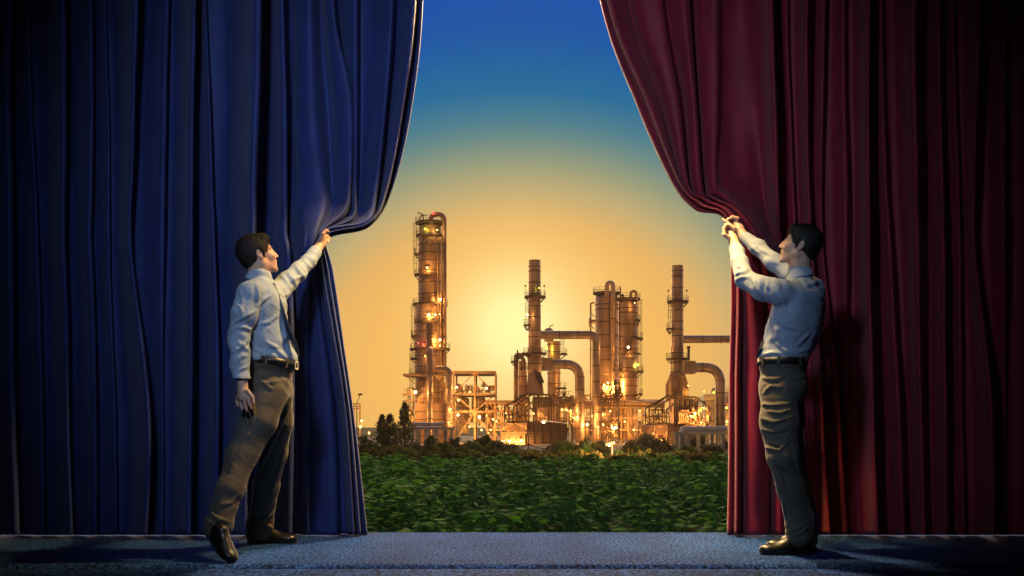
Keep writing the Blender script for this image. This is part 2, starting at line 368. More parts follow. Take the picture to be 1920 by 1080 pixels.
left += pulled([
    ([545,545,548,556,560,566,558,560,560], (-370,0,200,350,402,452,520,750,1003), .10, 0.1),
    ([566,564,560,570,575,576,570,572,574], (-370,0,200,348,395,448,520,750,1003), .0, 0.02),
    ([590,585,590,606,606,590,580,576,580], (-370,0,200,345,388,444,520,750,1003), -.04, 0.02),
    ([604,602,614,622,620,596,582,580,583], (-370,0,200,352,396,446,522,750,1003), .12, 0.07),
    ([614,612,632,640,636,598,586,592,600], (-370,0,190,350,397,443,520,750,1003), .0, 0.03),
    ([624,624,655,655,644,600,590,610,624], (-370,0,180,344,394,440,520,750,1003), -.06, -0.02),
    ([628,628,660,658,648,602,592,622,634], (-370,0,185,350,400,441,522,750,1003), .02, 0),
    ([634,634,648,652,650,602,594,626,638], (-370,0,205,352,402,442,522,750,1003), .14, 0.1),
    ([656,652,657,660,658,603,596,628,640], (-370,0,200,352,405,440,522,750,1003), .02, 0.13),
    ([672,668,668,666,660,604,598,630,644], (-370,0,200,352,408,438,520,750,1003), -.04, 0.13),
    ([676,674,674,672,664,605,600,634,650], (-370,0,200,354,411,438,521,750,1003), .10, 0.12),
    ([704,702,694,684,674,606,603,638,655], (-370,0,200,354,412,437,521,750,1003), .06, 0.06),
    ([734,730,718,702,684,607,606,642,660], (-370,0,200,352,410,436,520,750,1003), -.05, -0.06),
    ([742,738,724,708,690,608,609,646,664], (-370,0,200,356,416,437,520,750,1003), -.03, -0.05),
    ([746,743,727,709,686,609,611,648,666], (-370,0,200,360,416,440,521,750,1003), .10, 0.05),
    ([762,758,738,716,689,610,613,650,669], (-370,0,200,360,417,441,521,750,1003), .05, 0.07),
    ([781,777,753,724,692,611,616,652,674], (-370,0,200,356,417,442,520,750,1003), -.07, -.04),
    ([786,781.5,758.5,729,694,612,619,655,678], (-370,0,200,355,420,443,520,750,1003), .08, .07),
    ([792,788,767,733,694,613,622,657,683], (-370,0,200,354,422,446,519,750,1003), .07, .06),
    ([795.5,791.5,770.5,735.5,693.5,614.5,624.5,658.5,687], (-370,0,200,353,423.5,449,518,750,1003), .05, .04),
    ([797,793,772,736.5,693.5,615,625.5,659.5,688], (-370,0,200,353,424,448,518,750,1003), .11, .10),
    ([792,788,767,732,690,612,622,655,684], (-370,0,200,351,420,445,518,750,1003), .28, .24)])
blue, A1 = make_curtain('curtain', left, M['blue'], 'blue velvet stage curtain held open at its edge by the man on the left', None, 1.3)
# ---- crimson curtain (right)
def rt(x, py, dd): return PL(x, py, dd)
RH = (410)
right = pulled([
    ([1072,1131,1201,1262,1306,1359,1374,1371,1368], (-370,0,199,335,389,405,500,750,1003), .28),
    ([1067,1126,1196,1257,1303,1357,1371,1367,1364], (-370,0,198,336,391,408,500,750,1003), .24),
    ([1066,1125,1195,1256,1302,1357,1371,1367,1364], (-370,0,198,336,392,409,500,750,1003), .11),
    ([1068,1127,1197,1258,1303,1358,1372,1368.5,1366], (-370,0,196,333,389,408,500,750,1003), .05),
    ([1074,1132,1202,1263,1306,1359,1376,1372,1371], (-370,0,192,334,386,407,500,750,1003), .06),
    ([1080,1137,1207,1267,1309,1360,1379,1376.5,1376], (-370,0,190,334,384,406,500,750,1003), .08),
    ([1084,1143,1214,1272,1312,1361,1383,1381,1381], (-370,0,186,336,382,405,500,750,1003), -.07),
    ([1118,1168,1228,1277,1315,1362,1386,1386,1385], (-370,0,180,338,380,404,500,750,1003), .02),
    ([1128,1178,1232,1278,1317,1363,1389,1390,1390], (-370,0,178,340,378,403,500,750,1003), .10),
    ([1140,1188,1240,1279,1318,1365,1393,1396,1397], (-370,0,176,342,376,403,500,750,1003), .03),
    ([1160,1208,1252,1284,1321,1368,1399,1404,1404], (-370,0,176,342,374,403,500,750,1003), -.04),
    ([1198,1236,1268,1290,1326,1372,1410,1422,1424], (-370,0,178,344,374,402,500,750,1003), -.05),
    ([1206,1242,1273,1292,1328,1375,1420,1438,1441], (-370,0,182,346,374,402,500,750,1003), .03),
    ([1214,1248,1278,1294,1330,1378,1424,1442,1444], (-370,0,186,348,374,402,500,750,1003), .12),
    ([1238,1264,1288,1300,1333,1382,1428,1446,1450], (-370,0,190,348,372,402,500,750,1003), .03),
    ([1266,1282,1300,1312,1336,1388,1434,1456,1462], (-370,0,196,350,370,402,500,750,1003), -.03),
    ([1284,1292,1306,1318,1338,1394,1440,1466,1472], (-370,0,200,352,370,402,500,750,1003), .02),
    ([1288,1296,1308,1320,1340,1400,1446,1470,1476], (-370,0,204,354,368,404,505,750,1003), .14),
    ([1312,1314,1318,1328,1346,1406,1450,1476,1484], (-370,0,206,352,366,410,510,750,1003), .03),
    ([1340,1342,1342,1340,1356,1414,1455,1484,1494], (-370,0,206,342,362,420,515,750,1003), -.04),
    ([1348,1350,1350,1352,1372,1420,1458,1488,1500], (-370,0,206,330,372,430,520,750,1003), .06),
    ([1360,1362,1364,1378,1394,1426,1462,1492,1505], (-370,0,206,326,382,440,520,750,1003), .12),
    ([1390,1392,1396,1404,1412,1436,1466,1496,1510], (-370,0,200,336,390,440,515,750,1003), .12)])
pv = dict(x=[1396,1398,1402,1412,1420,1440,1468,1498,1512], d=[B]*9, py=PY)
right[-1]['d'] = [max(a, 6.98) for a in right[-1]['d']]
nr_ = [(L([1448,1450,1456,1460,1462,1464,1474,1505,1520], B), 1.2), (L([1474,1477,1484,1490,1492,1494,1500,1512,1530], B), .5),
       (L([1512,1516,1517,1519,1521,1521,1526,1544,1558], B), 1.1), (L([1550,1549,1545,1540,1540,1541,1545,1575,1590], B), .8),
       (L([1586,1585,1586,1588,1588,1588,1588,1590,1604], B), .6),
       (L([1631,1631,1630,1630,1631,1632,1633,1640,1650], B), 1.25), (L([1656,1656,1660,1664,1668,1670,1674,1690,1698], B), .7),
       (L([1722,1722,1723,1723,1723,1724,1725,1731,1737], B), 1.0), (L([1764,1764,1765,1767,1768,1768,1770,1776,1779], B), .9),
       (L([1790,1790,1793,1798,1799,1800,1802,1806,1808], B), .6), (L([1842,1840,1834,1829,1827,1827,1832,1864,1866], B), 1.15),
       (L([1886]*9, B), .6), (L([1962]*9, B), 1.1), (L([2030]*9, B), .9), (L([2120]*9, B), 1), (L([2210]*9, B), 1), (L([2300]*9, B), .8), (L([2350]*9, B), .8)]
right += folds(nr_, valley0=pv)
red, A2 = make_curtain('curtain', right, M['red'], 'crimson velvet stage curtain held open at its edge by the man on the right', None, 5.1)
# ================================================================== bodies: signed-distance modelling, meshed by surface nets
class SDF:
    def __init__(s, lo, hi, h):
        s.lo = np.array(lo, float); s.h = h
        s.n = np.ceil((np.array(hi)-s.lo)/h).astype(int)+1
        s.f = np.full(s.n, .08, np.float32)
    def region(s, lo, hi):
        a = np.clip(np.floor((np.array(lo)-s.lo)/s.h).astype(int), 0, s.n-1)
        b = np.clip(np.ceil((np.array(hi)-s.lo)/s.h).astype(int)+1, 1, s.n)
        if np.any(b <= a): return None
        ax = [s.lo[i]+s.h*np.arange(a[i], b[i]) for i in range(3)]
        X, Y, Z = np.meshgrid(*ax, indexing='ij', copy=False)
        return (slice(a[0], b[0]), slice(a[1], b[1]), slice(a[2], b[2])), X, Y, Z
    def put(s, sl, d, k, sub):
        g = s.f[sl]
        if sub: g = -g
        k = max(k, 1e-5)
        hh = np.clip(.5+.5*(g-d)/k, 0, 1); r = g*(1-hh)+d*hh-k*hh*(1-hh)
        s.f[sl] = -r if sub else r
    def cap(s, a, b, ra, rb=None, k=.01, sub=False):
        rb = ra if rb is None else rb
        a = np.array(a, float); b = np.array(b, float); m = max(ra, rb)+k+.03
        q = s.region(np.minimum(a, b)-m, np.maximum(a, b)+m)
        if q is None: return s
        sl, X, Y, Z = q; ba = b-a; L2 = ba.dot(ba)+1e-12
        t = np.clip(((X-a[0])*ba[0]+(Y-a[1])*ba[1]+(Z-a[2])*ba[2])/L2, 0, 1)
        d = np.sqrt((X-a[0]-t*ba[0])**2+(Y-a[1]-t*ba[1])**2+(Z-a[2]-t*ba[2])**2)-(ra+(rb-ra)*t)
        s.put(sl, d, k, sub); return s
    def chain(s, pts, k=.01):
        for (a, ra), (b, rb) in zip(pts[:-1], pts[1:]): s.cap(a, b, ra, rb, k)
        return s
    def ell(s, c, r, rot=None, k=.01, sub=False):
        c = np.array(c, float); r = np.array(r, float); m = r.max()+k+.03
        q = s.region(c-m, c+m)
        if q is None: return s
        sl, X, Y, Z = q; x, y, z = X-c[0], Y-c[1], Z-c[2]
        if rot is not None:
            Rm = np.array(rot)            # columns are the local axes
            x, y, z = (x*Rm[0][0]+y*Rm[1][0]+z*Rm[2][0], x*Rm[0][1]+y*Rm[1][1]+z*Rm[2][1], x*Rm[0][2]+y*Rm[1][2]+z*Rm[2][2])
        k0 = np.sqrt((x/r[0])**2+(y/r[1])**2+(z/r[2])**2)+1e-9
        k1 = np.sqrt((x/r[0]**2)**2+(y/r[1]**2)**2+(z/r[2]**2)**2)+1e-9
        s.put(sl, k0*(k0-1)/k1, k, sub); return s
    def plane(s, c, n):
        """cut away everything on the side the normal points to"""
        ax = [s.lo[i]+s.h*np.arange(s.n[i]) for i in range(3)]
        n = np.array(n, float); n /= np.linalg.norm(n)
        d = ((ax[0]-c[0])*n[0])[:, None, None]+((ax[1]-c[1])*n[1])[None, :, None]+((ax[2]-c[2])*n[2])[None, None, :]
        s.f = np.maximum(s.f, d.astype(np.float32)); return s
    def mesh(s):
        f = s.f; ins = f < 0
        c8 = [(i, j, k) for i in (0, 1) for j in (0, 1) for k in (0, 1)]
        cnt = np.zeros(tuple(s.n-1), np.int8)
        for i, j, k in c8: cnt += ins[i:s.n[0]-1+i, j:s.n[1]-1+j, k:s.n[2]-1+k]
        act = np.argwhere((cnt > 0) & (cnt < 8)); dims = s.n-1
        ids = (act[:, 0]*dims[1]+act[:, 1])*dims[2]+act[:, 2]
        acc = np.zeros((len(act), 3)); num = np.zeros(len(act))
        val = {c: f[act[:, 0]+c[0], act[:, 1]+c[1], act[:, 2]+c[2]] for c in c8}
        for a in c8:
            for ax in range(3):
                if a[ax] == 0:
                    b = list(a); b[ax] = 1; b = tuple(b); va, vb = val[a], val[b]
                    m = (va < 0) != (vb < 0); t = np.where(m, va/(va-vb+1e-20*(~m)), 0)
                    p = np.array(a, float)[None].repeat(len(act), 0); p[:, ax] += t
                    acc += p*m[:, None]; num += m
        V = s.lo+s.h*(act+acc/np.maximum(num, 1)[:, None])
        quads = []
        for ax in range(3):
            sa = [slice(1, s.n[i]-1) for i in range(3)]; sa[ax] = slice(0, s.n[ax]-1)
            sb = list(sa); sb[ax] = slice(1, s.n[ax])
            A = ins[tuple(sa)]; Bm = ins[tuple(sb)]; e = np.argwhere(A != Bm)
            off = np.array([1, 1, 1]); off[ax] = 0; e = e+off
            u, v = [(1, 2), (2, 0), (0, 1)][ax]
            du = np.zeros(3, int); du[u] = 1; dv = np.zeros(3, int); dv[v] = 1
            cs = [e-du-dv, e-dv, e, e-du]
            q = np.stack([np.searchsorted(ids, (c[:, 0]*dims[1]+c[:, 1])*dims[2]+c[:, 2]) for c in cs], -1)
            fl = ~ins[e[:, 0], e[:, 1], e[:, 2]]; q[fl] = q[fl][:, ::-1]; quads.append(q)
        return V, np.concatenate(quads)
def smooth_mesh(V, Q, it=1):
    e = np.concatenate([Q[:, [0, 1]], Q[:, [1, 2]], Q[:, [2, 3]], Q[:, [3, 0]]])
    for _ in range(it):
        acc = np.zeros_like(V); n = np.zeros(len(V))
        for k in range(3):
            acc[:, k] = np.bincount(e[:, 0], V[e[:, 1], k], len(V))+np.bincount(e[:, 1], V[e[:, 0], k], len(V))
        n = np.bincount(e[:, 0], minlength=len(V))+np.bincount(e[:, 1], minlength=len(V))
        V = V*.45+.55*acc/np.maximum(n, 1)[:, None]
    return V
def normals(V, Q):
    n = np.cross(V[Q[:, 2]]-V[Q[:, 0]], V[Q[:, 3]]-V[Q[:, 1]]); N = np.zeros_like(V)
    for c in range(4):
        for k in range(3): N[:, k] += np.bincount(Q[:, c], n[:, k], len(V))
    return N/(np.linalg.norm(N, axis=1)[:, None]+1e-12)
def wrinkle(V, Q, amp, freq, axis, seed=0, mask=None):
    """cloth wrinkles: ridged, warped waves running across `axis`"""
    N = normals(V, Q); a = np.array(axis, float); a /= np.linalg.norm(a)
    rs = np.random.RandomState(seed); w = np.zeros(len(V))
    warp = sum(np.sin(V@(rs.normal(size=3)*f)+rs.rand()*6)*m for f, m in ((9, .9), (17, .55), (31, .25)))
    amp2 = .5+.5*np.sin(V@(rs.normal(size=3)*7)+rs.rand()*6)
    ph = V@(a*freq)+warp*1.7; r = .5+.5*np.sin(ph*1.3); w = (r**2.2)*amp*(.25+amp2)
    ph2 = V@((a+rs.normal(size=3)*.5)*freq*1.7)+warp*2.3; w += ((1-np.abs(np.sin(ph2)))**2)*amp*.45*(1.1-amp2)
    if mask is not None: w = w*mask
    return V+N*w[:, None]
def crease(V, Q, lines, sc, ox, oy, wpx=3.2):
    """raises folds along drawn lines (points taken off an enlargement) on the side of the cloth that faces the audience"""
    N = normals(V, Q); px = 960+V[:, 0]/V[:, 1]*F; py = 800-(V[:, 2]-EYE)/V[:, 1]*F
    face = np.clip(-N[:, 1]*2.5+.15, 0, 1); D = np.zeros(len(V))
    for ln in lines:
        amp, pts = ln[0]*.001, [(x/sc+ox, y/sc+oy) for x, y in ln[1:]]
        best = np.full(len(V), 1e9); sg = np.zeros(len(V)); tt = np.zeros(len(V)); n = len(pts)-1
        for i in range(n):
            (x0, y0), (x1, y1) = pts[i], pts[i+1]; dx, dy = x1-x0, y1-y0; L2 = dx*dx+dy*dy
            t = np.clip(((px-x0)*dx+(py-y0)*dy)/L2, 0, 1); ex, ey = px-x0-t*dx, py-y0-t*dy; d = np.hypot(ex, ey)
            m = d < best; best[m] = d[m]; sg[m] = np.sign(dx*ey-dy*ex)[m]; tt[m] = (i+t[m])/n
        u = best*sg/wpx; env = np.sin(np.pi*np.clip(tt*.9+.05, 0, 1))**.6
        D += amp*env*(np.exp(-u*u)-.55*np.exp(-(u-1.9)**2/1.3)-.35*np.exp(-(u+2.0)**2/1.5))
    return V+N*(D*face)[:, None]
def v3(p): return np.array(p, float)
class Frame:
    def __init__(s, o, yaw, pitch=0, roll=0, sc=1.0):
        s.o = v3(o); s.sc = sc
        m = Matrix.Rotation(yaw, 3, 'Z') @ Matrix.Rotation(-pitch, 3, 'Y') @ Matrix.Rotation(roll, 3, 'X')
        s.R = np.array(m)
    def __call__(s, x, y, z): return s.o+s.R@(np.array([x, y, z])*s.sc)
def head_prims(g, H):
    s = H.sc; R_ = H.R
    E = lambda c, r, k=.012, sub=False, rot=None: g.ell(H(*c), np.array(r)*s, R_ if rot is None else R_@rot, k, sub)
    C = lambda a, b, ra, rb=None, k=.01, sub=False: g.cap(H(*a), H(*b), ra*s, (rb or ra)*s, k, sub)
    E((-.018, 0, .035), (.094, .073, .086)); E((.036, 0, -.012), (.058, .058, .080), .02); E((.02, 0, -.045), (.055, .052, .05), .02)
    for q in (-1, 1):
        C((.0, .048*q, -.05), (.070, .014*q, -.094), .020, .015, .018)
        C((-.005, .055*q, -.01), (0, .048*q, -.05), .016, .019, .02)
        E((.066, .040*q, -.022), (.022, .019, .020), .02)
        C((.075, .012*q, .030), (.066, .046*q, .028), .010, .008, .010)
    E((.078, 0, -.098), (.015, .019, .014), .012)
    for q in (-1, 1): E((.098, .031*q, .012), (.020, .016, .012), .008, True)
    for q in (-1, 1): E((.074, .031*q, .011), (.0135, .0135, .0125), .003)
    C((.087, 0, .020), (.107, 0, -.021), .0065, .0095, .008)
    for q in (-1, 1): E((.097, .011*q, -.026), (.010, .007, .007), .005)
    E((.058, 0, -.058), (.036, .034, .036), .014)
    C((.0915, -.015, -.050), (.0915, .015, -.050), .0056, None, .006); C((.088, -.013, -.0600), (.088, .013, -.0600), .0055, None, .006)
    C((.098, -.022, -.0552), (.098, .022, -.0552), .0022, None, .003, True)
    rot = np.array(Matrix.Rotation(R(-14), 3, 'Y'))
    for q in (-1, 1):
        tilt = rot@np.array(Matrix.Rotation(R(18*q), 3, 'Z'))
        E((-.012, .079*q, -.002), (.018, .0075, .031), .004, False, tilt)
        E((-.008, .086*q, .002), (.010, .006, .018), .003, True, tilt)
        E((-.006, .076*q, -.027), (.009, .006, .010), .003)
def hair_mesh(name, H, m, parent, seed, nape=-.055, top=0.0):
    s = H.sc; g = SDF(H.o-.2, H.o+.2, .0032)
    E = lambda c, r, k=.012, sub=False: g.ell(H(*c), np.array(r)*s, H.R, k, sub)
    E((-.022, 0, .042), (.103, .083, .096)); E((-.050, 0, -.005), (.060, .062, .070), .02); E((.035, 0, .095+top), (.050, .060, .034), .02)
    for q in (-1, 1): g.cap(H(.012, .070*q, .03), H(.012, .070*q, -.012), .013*s, .008*s, .008)
    E((.128, 0, -.004), (.097, .12, .090), .006, True)           # the face
    for q in (-1, 1):
        E((-.002, .09*q, -.045), (.030, .035, .040), .008, True); E((-.010, .088*q, .0), (.022, .014, .034), .006, True)
        E((.085, .075*q, .02), (.030, .035, .045), .008, True)
    E((.03, 0, -.10), (.09, .12, .075), .01, True); E((-.10, 0, nape-.075), (.12, .12, .075), .01, True)
    V, Q = g.mesh(); V = smooth_mesh(V, Q, 1)
    N = normals(V, Q); loc = (V-H.o)@H.R
    rs = np.random.RandomState(seed)
    az = np.arctan2(loc[:, 1], loc[:, 0]-.02); sw = np.sin(az*21+loc[:, 2]*25+1.4*np.sin(loc[:, 0]*60+seed))+.7*np.sin(az*47+loc[:, 0]*90+1.7*np.sin(loc[:, 2]*70))
    lump = np.sin(loc@(rs.normal(size=3)*55))*np.sin(loc@(rs.normal(size=3)*70)+1)
    V = V+N*(sw*.0007+lump*.0020)[:, None]
    # loose strands lying over the mass
    k = rs.randint(0, len(V), 7000); P0 = V[k]; N0 = N[k]; l0 = loc[k]
    f = (l0-np.array([-.045, 0, .13]))@H.R.T+rs.normal(0, .022, (len(k), 3)); f -= N0*(f*N0).sum(1)[:, None]; f /= np.linalg.norm(f, axis=1)[:, None]+1e-9
    sd_ = np.cross(f, N0)*.0009; ln = rs.uniform(.010, .028, len(k))[:, None]; lift = rs.uniform(.0, .16, len(k))[:, None]
    a = P0+N0*.0004; b = a+f*ln*.5+N0*ln*lift*.8; c = a+f*ln+N0*ln*lift*.9-N0*.0015
    SV = np.stack([a-sd_, a+sd_, b+sd_*.8, b-sd_*.8, c+sd_*.2, c-sd_*.2], 1).reshape(-1, 3); i0 = len(V)+6*np.arange(len(k))
    SQ = np.concatenate([np.stack([i0, i0+1, i0+2, i0+3], 1), np.stack([i0+3, i0+2, i0+4, i0+5], 1)])
    return mesh_np(name, np.concatenate([V, SV]), np.concatenate([Q, SQ]), m, parent)
def face_bits(H, parent):
    for q in (-1, 1):
        b = MB(); pts = [H(.086, .016*q, .027), H(.088, .030*q, .034), H(.078, .046*q, .031)]
        b.tube(bend(pts, .01, 4), [.0022]+[.0034]*5+[.0015]*(len(bend(pts, .01, 4))-6), 6); b.build('eyebrow', M['brow'], parent)
        e = SDF(H.o-.14, H.o+.14, .004) if False else None
        m = MB(); c = H(.0795, .031*q, .010); ax = H(.0795+.1, .031*q, .012)-c
        m.lathe(c, [(.0001, .0092), (.004, .0086), (.0075, .006), (.0085, .002)], 14, ax); m.build('eye', M['eye'], parent)
        m = MB(); m.lathe(c, [(.0001, .0104), (.0028, .0100), (.0042, .0090)], 12, ax); m.build('iris', M['iris'], parent)
def finger(g, pts, r0=.0095, r1=.0068, k=.004):
    n = len(pts)
    g.chain([(p, r0+(r1-r0)*i/(n-1)) for i, p in enumerate(pts)], k)
def shoe(parent, heel, toe, z_up, sc=1.0, pitch=0, seed=0):
    """heel, toe: points on the sole; builds upper, sole and laces"""
    heel = v3(heel); toe = v3(toe); f = toe-heel; Ln = np.linalg.norm(f); f /= Ln
    side = np.cross([0, 0, 1], f); side /= np.linalg.norm(side); up = np.cross(f, side)
    T = lambda x, y, z: heel+f*x*Ln+side*y+up*z
    rot = np.stack([f, side, up], 1)
    g = SDF(np.minimum(heel, toe)-.12, np.maximum(heel, toe)+.18, .004)
    g.ell(T(.16, 0, .045), (.055, .037, .050), rot, .01); g.ell(T(.15, 0, .080), (.050, .038, .038), rot, .02); g.cap(T(.30, 0, .088), T(.52, 0, .058), .028, .020, .02)
    g.ell(T(.42, 0, .042), (.085, .038, .042), rot, .03); g.ell(T(.72, 0, .028), (.085, .046, .032), rot, .03)
    g.ell(T(.88, 0, .024), (.038, .036, .024), rot, .02); g.cap(T(.5, 0, .062), T(.68, 0, .042), .016, .012, .012)
    g.plane(T(0, 0, .012), -up)
    V, Q = g.mesh(); V = smooth_mesh(V, Q, 1); up_o = mesh_np('shoe', V, Q, M['leather'], parent)
    # sole
    b = MB(); ring = []
    for k in range(40):
        a = 2*math.pi*k/40; x = .5-.505*math.cos(a); w = .041*abs(math.sin(a))**.55*(1-.22*math.cos((x-.1)*2.6)*0-.18*max(0, math.sin((x)*math.pi*1.2))*(x < .55))
        ring.append((x, w*(1 if math.sin(a) >= 0 else -1)))
    lo = [T(x, y, 0.001) for x, y in ring]; hi = [T(x, y*1.03, .013) for x, y in ring]
    n = 40; b.add(lo+hi, [(i, (i+1) % n, n+(i+1) % n, n+i) for i in range(n)]+[tuple(range(n, 2*n)), tuple(range(n))[::-1]])
    b.build('sole', M['belt'], up_o)
    l = MB()
    for i in range(4):
        x = .46+.055*i; z = .083-.008*i; l.tube([T(x, -.018, z-.008), T(x+.01, 0, z), T(x, .018, z-.008)], .0028, 6)
    l.build('laces', M['belt'], up_o)
def belt_ring(name, c, rx, ry, yaw, tilt, h, m, parent, thick=.006):
    b = MB(); n = 48; Rm = Matrix.Rotation(yaw, 3, 'Z') @ Matrix.Rotation(tilt, 3, 'Y'); vs = []
    for k in range(n):
        a = 2*math.pi*k/n
        for (dr, dz) in ((0, -h/2), (thick, -h/2), (thick, h/2), (0, h/2)):
            vs.append(Vector(c)+Rm @ Vector(((rx+dr)*math.cos(a), (ry+dr)*math.sin(a), dz)))
    fs = []
    for k in range(n):
        k2 = (k+1) % n
        for q in range(4): fs.append((k*4+q, k2*4+q, k2*4+(q+1) % 4, k*4+(q+1) % 4))
    b.add(vs, fs, True); o = b.build(name, m, parent)
    return o, (lambda a, dr=0, dz=0: Vector(c)+Rm @ Vector(((rx+dr)*math.cos(a), (ry+dr)*math.sin(a), dz)))
def belt_loops(at, angs, m, parent):
    for a in angs:
        b = MB(); p0 = at(a, .009, -.024); p1 = at(a, .009, .024); t = (at(a+.05, .009)-at(a-.05, .009)).normalized()
        nn = t.cross(Vector((0, 0, 1))).normalized()
        q = [p0-t*.006, p0+t*.006, p1+t*.006, p1-t*.006]; b.add(q+[v-nn*-.003 for v in q], [(0,1,2,3), (7,6,5,4), (0,4,5,1), (1,5,6,2), (2,6,7,3), (3,7,4,0)])
        b.build('belt_loop', m, parent)

# ------------------------------------------------------------------ the man on the left
def man_left():
    yaw = R(4); H = Frame(P(485, 480, 6.17), R(24), R(14), R(-3), .93)
    neck0 = P(487, 502, 6.17); neck1 = P(487, 532, 6.17)
    shR = P(470, 552, 5.99); elR = P(448, 630, 5.95); wrR = P(455, 722, 5.90)
    shL = P(518, 549, 6.32); elL = P(558, 511, 6.50); wrL = P(594, 469, 6.66)
    chest = P(490, 575, 6.16); belly = P(504, 640, 6.16); waist = P(512, 677, 6.16)
    hipR = P(505, 735, 6.07); kneeR = P(453, 855, 5.97); ankR = P(405, 990, 5.83)
    hipL = P(516, 735, 6.24); kneeL = P(513, 850, 6.42); ankL = P(484, 985, 6.66)
    # body: one surface, head to feet
    g = SDF((-2.05, 5.45, -.02), (-.88, 7.0, 1.98), .0042)
    head_prims(g, H)
    g.cap(H(-.02, 0, -.05), neck1, .054, .060, .02); g.cap(H(-.035, 0, .0), neck0, .05, .055, .02)
    rt_ = np.array(Matrix.Rotation(yaw, 3, 'Z'))
    g.ell(chest, (.095, .145, .16), rt_, .04); g.ell(belly, (.095, .135, .16), rt_, .05); g.cap(waist, P(511, 725, 6.16), .11, .105, .05)
    for a, b_, c, d in ((shR, elR, wrR, 0), (shL, elL, wrL, 0)): g.chain([(chest*.3+a*.7, .05), (a, .045), (b_, .036), (c, .026)], .03)
    for a, b_, c in ((hipR, kneeR, ankR), (hipL, kneeL, ankL)): g.chain([(a, .070), (b_, .046), (c, .034)], .03)
    for a, t in ((ankR, P(425, 1035, 5.75)), (ankL, P(530, 1008, 6.66))): g.cap(a-Vector((0, 0, .055)), t, .020, .015, .005)
    # hanging right hand
    pc = lambda x, y, d: P(x, y, d)
    g.chain([(wrR, .026), (pc(456, 734, 5.895), .028), (pc(457, 745, 5.89), .028)], .01)
    g.cap(pc(449, 744, 5.90), pc(465, 744, 5.88), .017, .017, .01)
    finger(g, [pc(446, 744, 5.91), pc(444, 753, 5.915), pc(446, 761, 5.90)], .0100, .0075, .003)
    finger(g, [pc(452, 747, 5.89), pc(451, 758, 5.89), pc(454, 767, 5.88)], .0105, .0078, .003)
    finger(g, [pc(459, 748, 5.875), pc(459, 760, 5.87), pc(463, 770, 5.87)], .0108, .0080, .003)
    finger(g, [pc(465, 747, 5.865), pc(468, 758, 5.86), pc(471, 766, 5.87)], .0105, .0078, .003)
    finger(g, [pc(464, 733, 5.87), pc(473, 744, 5.855), pc(475, 756, 5.85)], .013, .0080, .006)
    # left hand closing on the curtain edge
    g.chain([(wrL, .026), (P(602, 456, 6.70), .028), (P(606, 448, 6.71), .026)], .01)
    g.cap(P(604, 447, 6.68), P(608, 450, 6.76), .017, .017, .01)
    finger(g, [P(601, 450, 6.67), P(606, 438, 6.655), P(611, 432, 6.66), P(616, 434, 6.67)], .0125, .0075, .005)     # thumb, in front of the cloth
    for i, dd in enumerate((-.030, -.010, .010, .030)):
        finger(g, [P(606+i, 447, 6.715+dd), P(613+i*.6, 442, 6.75+dd), P(617+i*.5, 447, 6.755+dd*.8), P(615, 454, 6.735+dd*.7)], .0100, .0074, .003)
    V, Q = g.mesh(); V = smooth_mesh(V, Q, 1)
    me = mesh_np('person', V, Q, M['skin'])
    tag(me, 'man in pale blue shirt striding right, one arm hanging, one pulling the blue curtain', 'person', 'men holding the curtains')
    hair_mesh('hair', H, M['hair'], me, 3); face_bits(H, me)
    # shirt
    g = SDF((-2.0, 5.7, .95), (-.95, 6.95, 1.86), .0048)
    g.ell(P(491, 582, 6.16), (.128, .185, .175), rt_, .05); g.ell(P(488, 566, 6.16), (.110, .180, .095), rt_, .05); g.ell(P(487, 548, 6.165), (.085, .130, .055), rt_, .04)
    g.ell(belly, (.122, .165, .17), rt_, .06); g.ell(waist+Vector((0, 0, .015)), (.128, .158, .07), rt_, .05)
    g.plane(P(512, 688, 6.16), (-.18, 0, -1))
    g.chain([(P(478, 547, 6.05), .062), (shR, .066), (P(456, 590, 5.96), .062), (elR, .054), (P(450, 680, 5.925), .047), (P(454, 712, 5.905), .038), (P(455, 724, 5.90), .034)], .022)
    g.chain([(P(506, 549, 6.26), .066), (shL, .064), (P(538, 530, 6.42), .056), (elL, .047), (P(577, 491, 6.59), .041), (P(591, 473, 6.65), .034)], .022)
    g.cap(neck1-Vector((0,0,.03)), P(487, 519, 6.17), .080, .064, .012); g.cap(P(452, 708, 5.91), P(455, 726, 5.90), .036, .036, .003)                       # cuff
    g.cap(P(470, 712, 5.8), P(470, 712, 5.8), .001)
    V, Q = g.mesh(); V = smooth_mesh(V, Q, 2)
    V = wrinkle(V, Q, .0055, 26, (.75, .1, .65), 4); V = wrinkle(V, Q, .0022, 60, (.3, .2, .9), 9); V = smooth_mesh(V, Q, 1)
    V = crease(V, Q, [(9,(165,760),(215,722),(265,722),(325,745)),(8,(190,880),(240,850),(290,800)),(7,(225,815),(262,842),(292,865)),(9,(352,585),(338,660),(300,745)),
        (7,(338,430),(352,500),(350,570)),(8,(350,590),(390,545),(425,520)),(6,(215,1000),(250,985),(292,965)),(6,(180,700),(235,672),(345,612)),(6,(205,940),(250,905),(285,900)),
        (7,(400,812),(440,838),(485,850)),(6,(395,905),(430,888),(475,912)),(7,(440,835),(480,875),(525,912)),(6,(505,640),(520,760),(560,900)),(5,(350,700),(420,690),(480,640)),
        (5,(330,860),(370,880),(420,880)),(9,(500,395),(530,430),(560,478)),(9,(542,378),(566,410),(592,450)),(8,(560,425),(595,410),(640,395)),(9,(592,338),(612,368),(645,402)),
        (8,(642,298),(662,325),(692,352)),(6,(480,500),(520,520),(560,500)),(5,(230,480),(255,540),(240,620)),(5,(200,560),(240,600),(255,660))], 3.375, 380, 400)
    shirt = mesh_np('shirt', V, Q, M['shirt_s'], me)
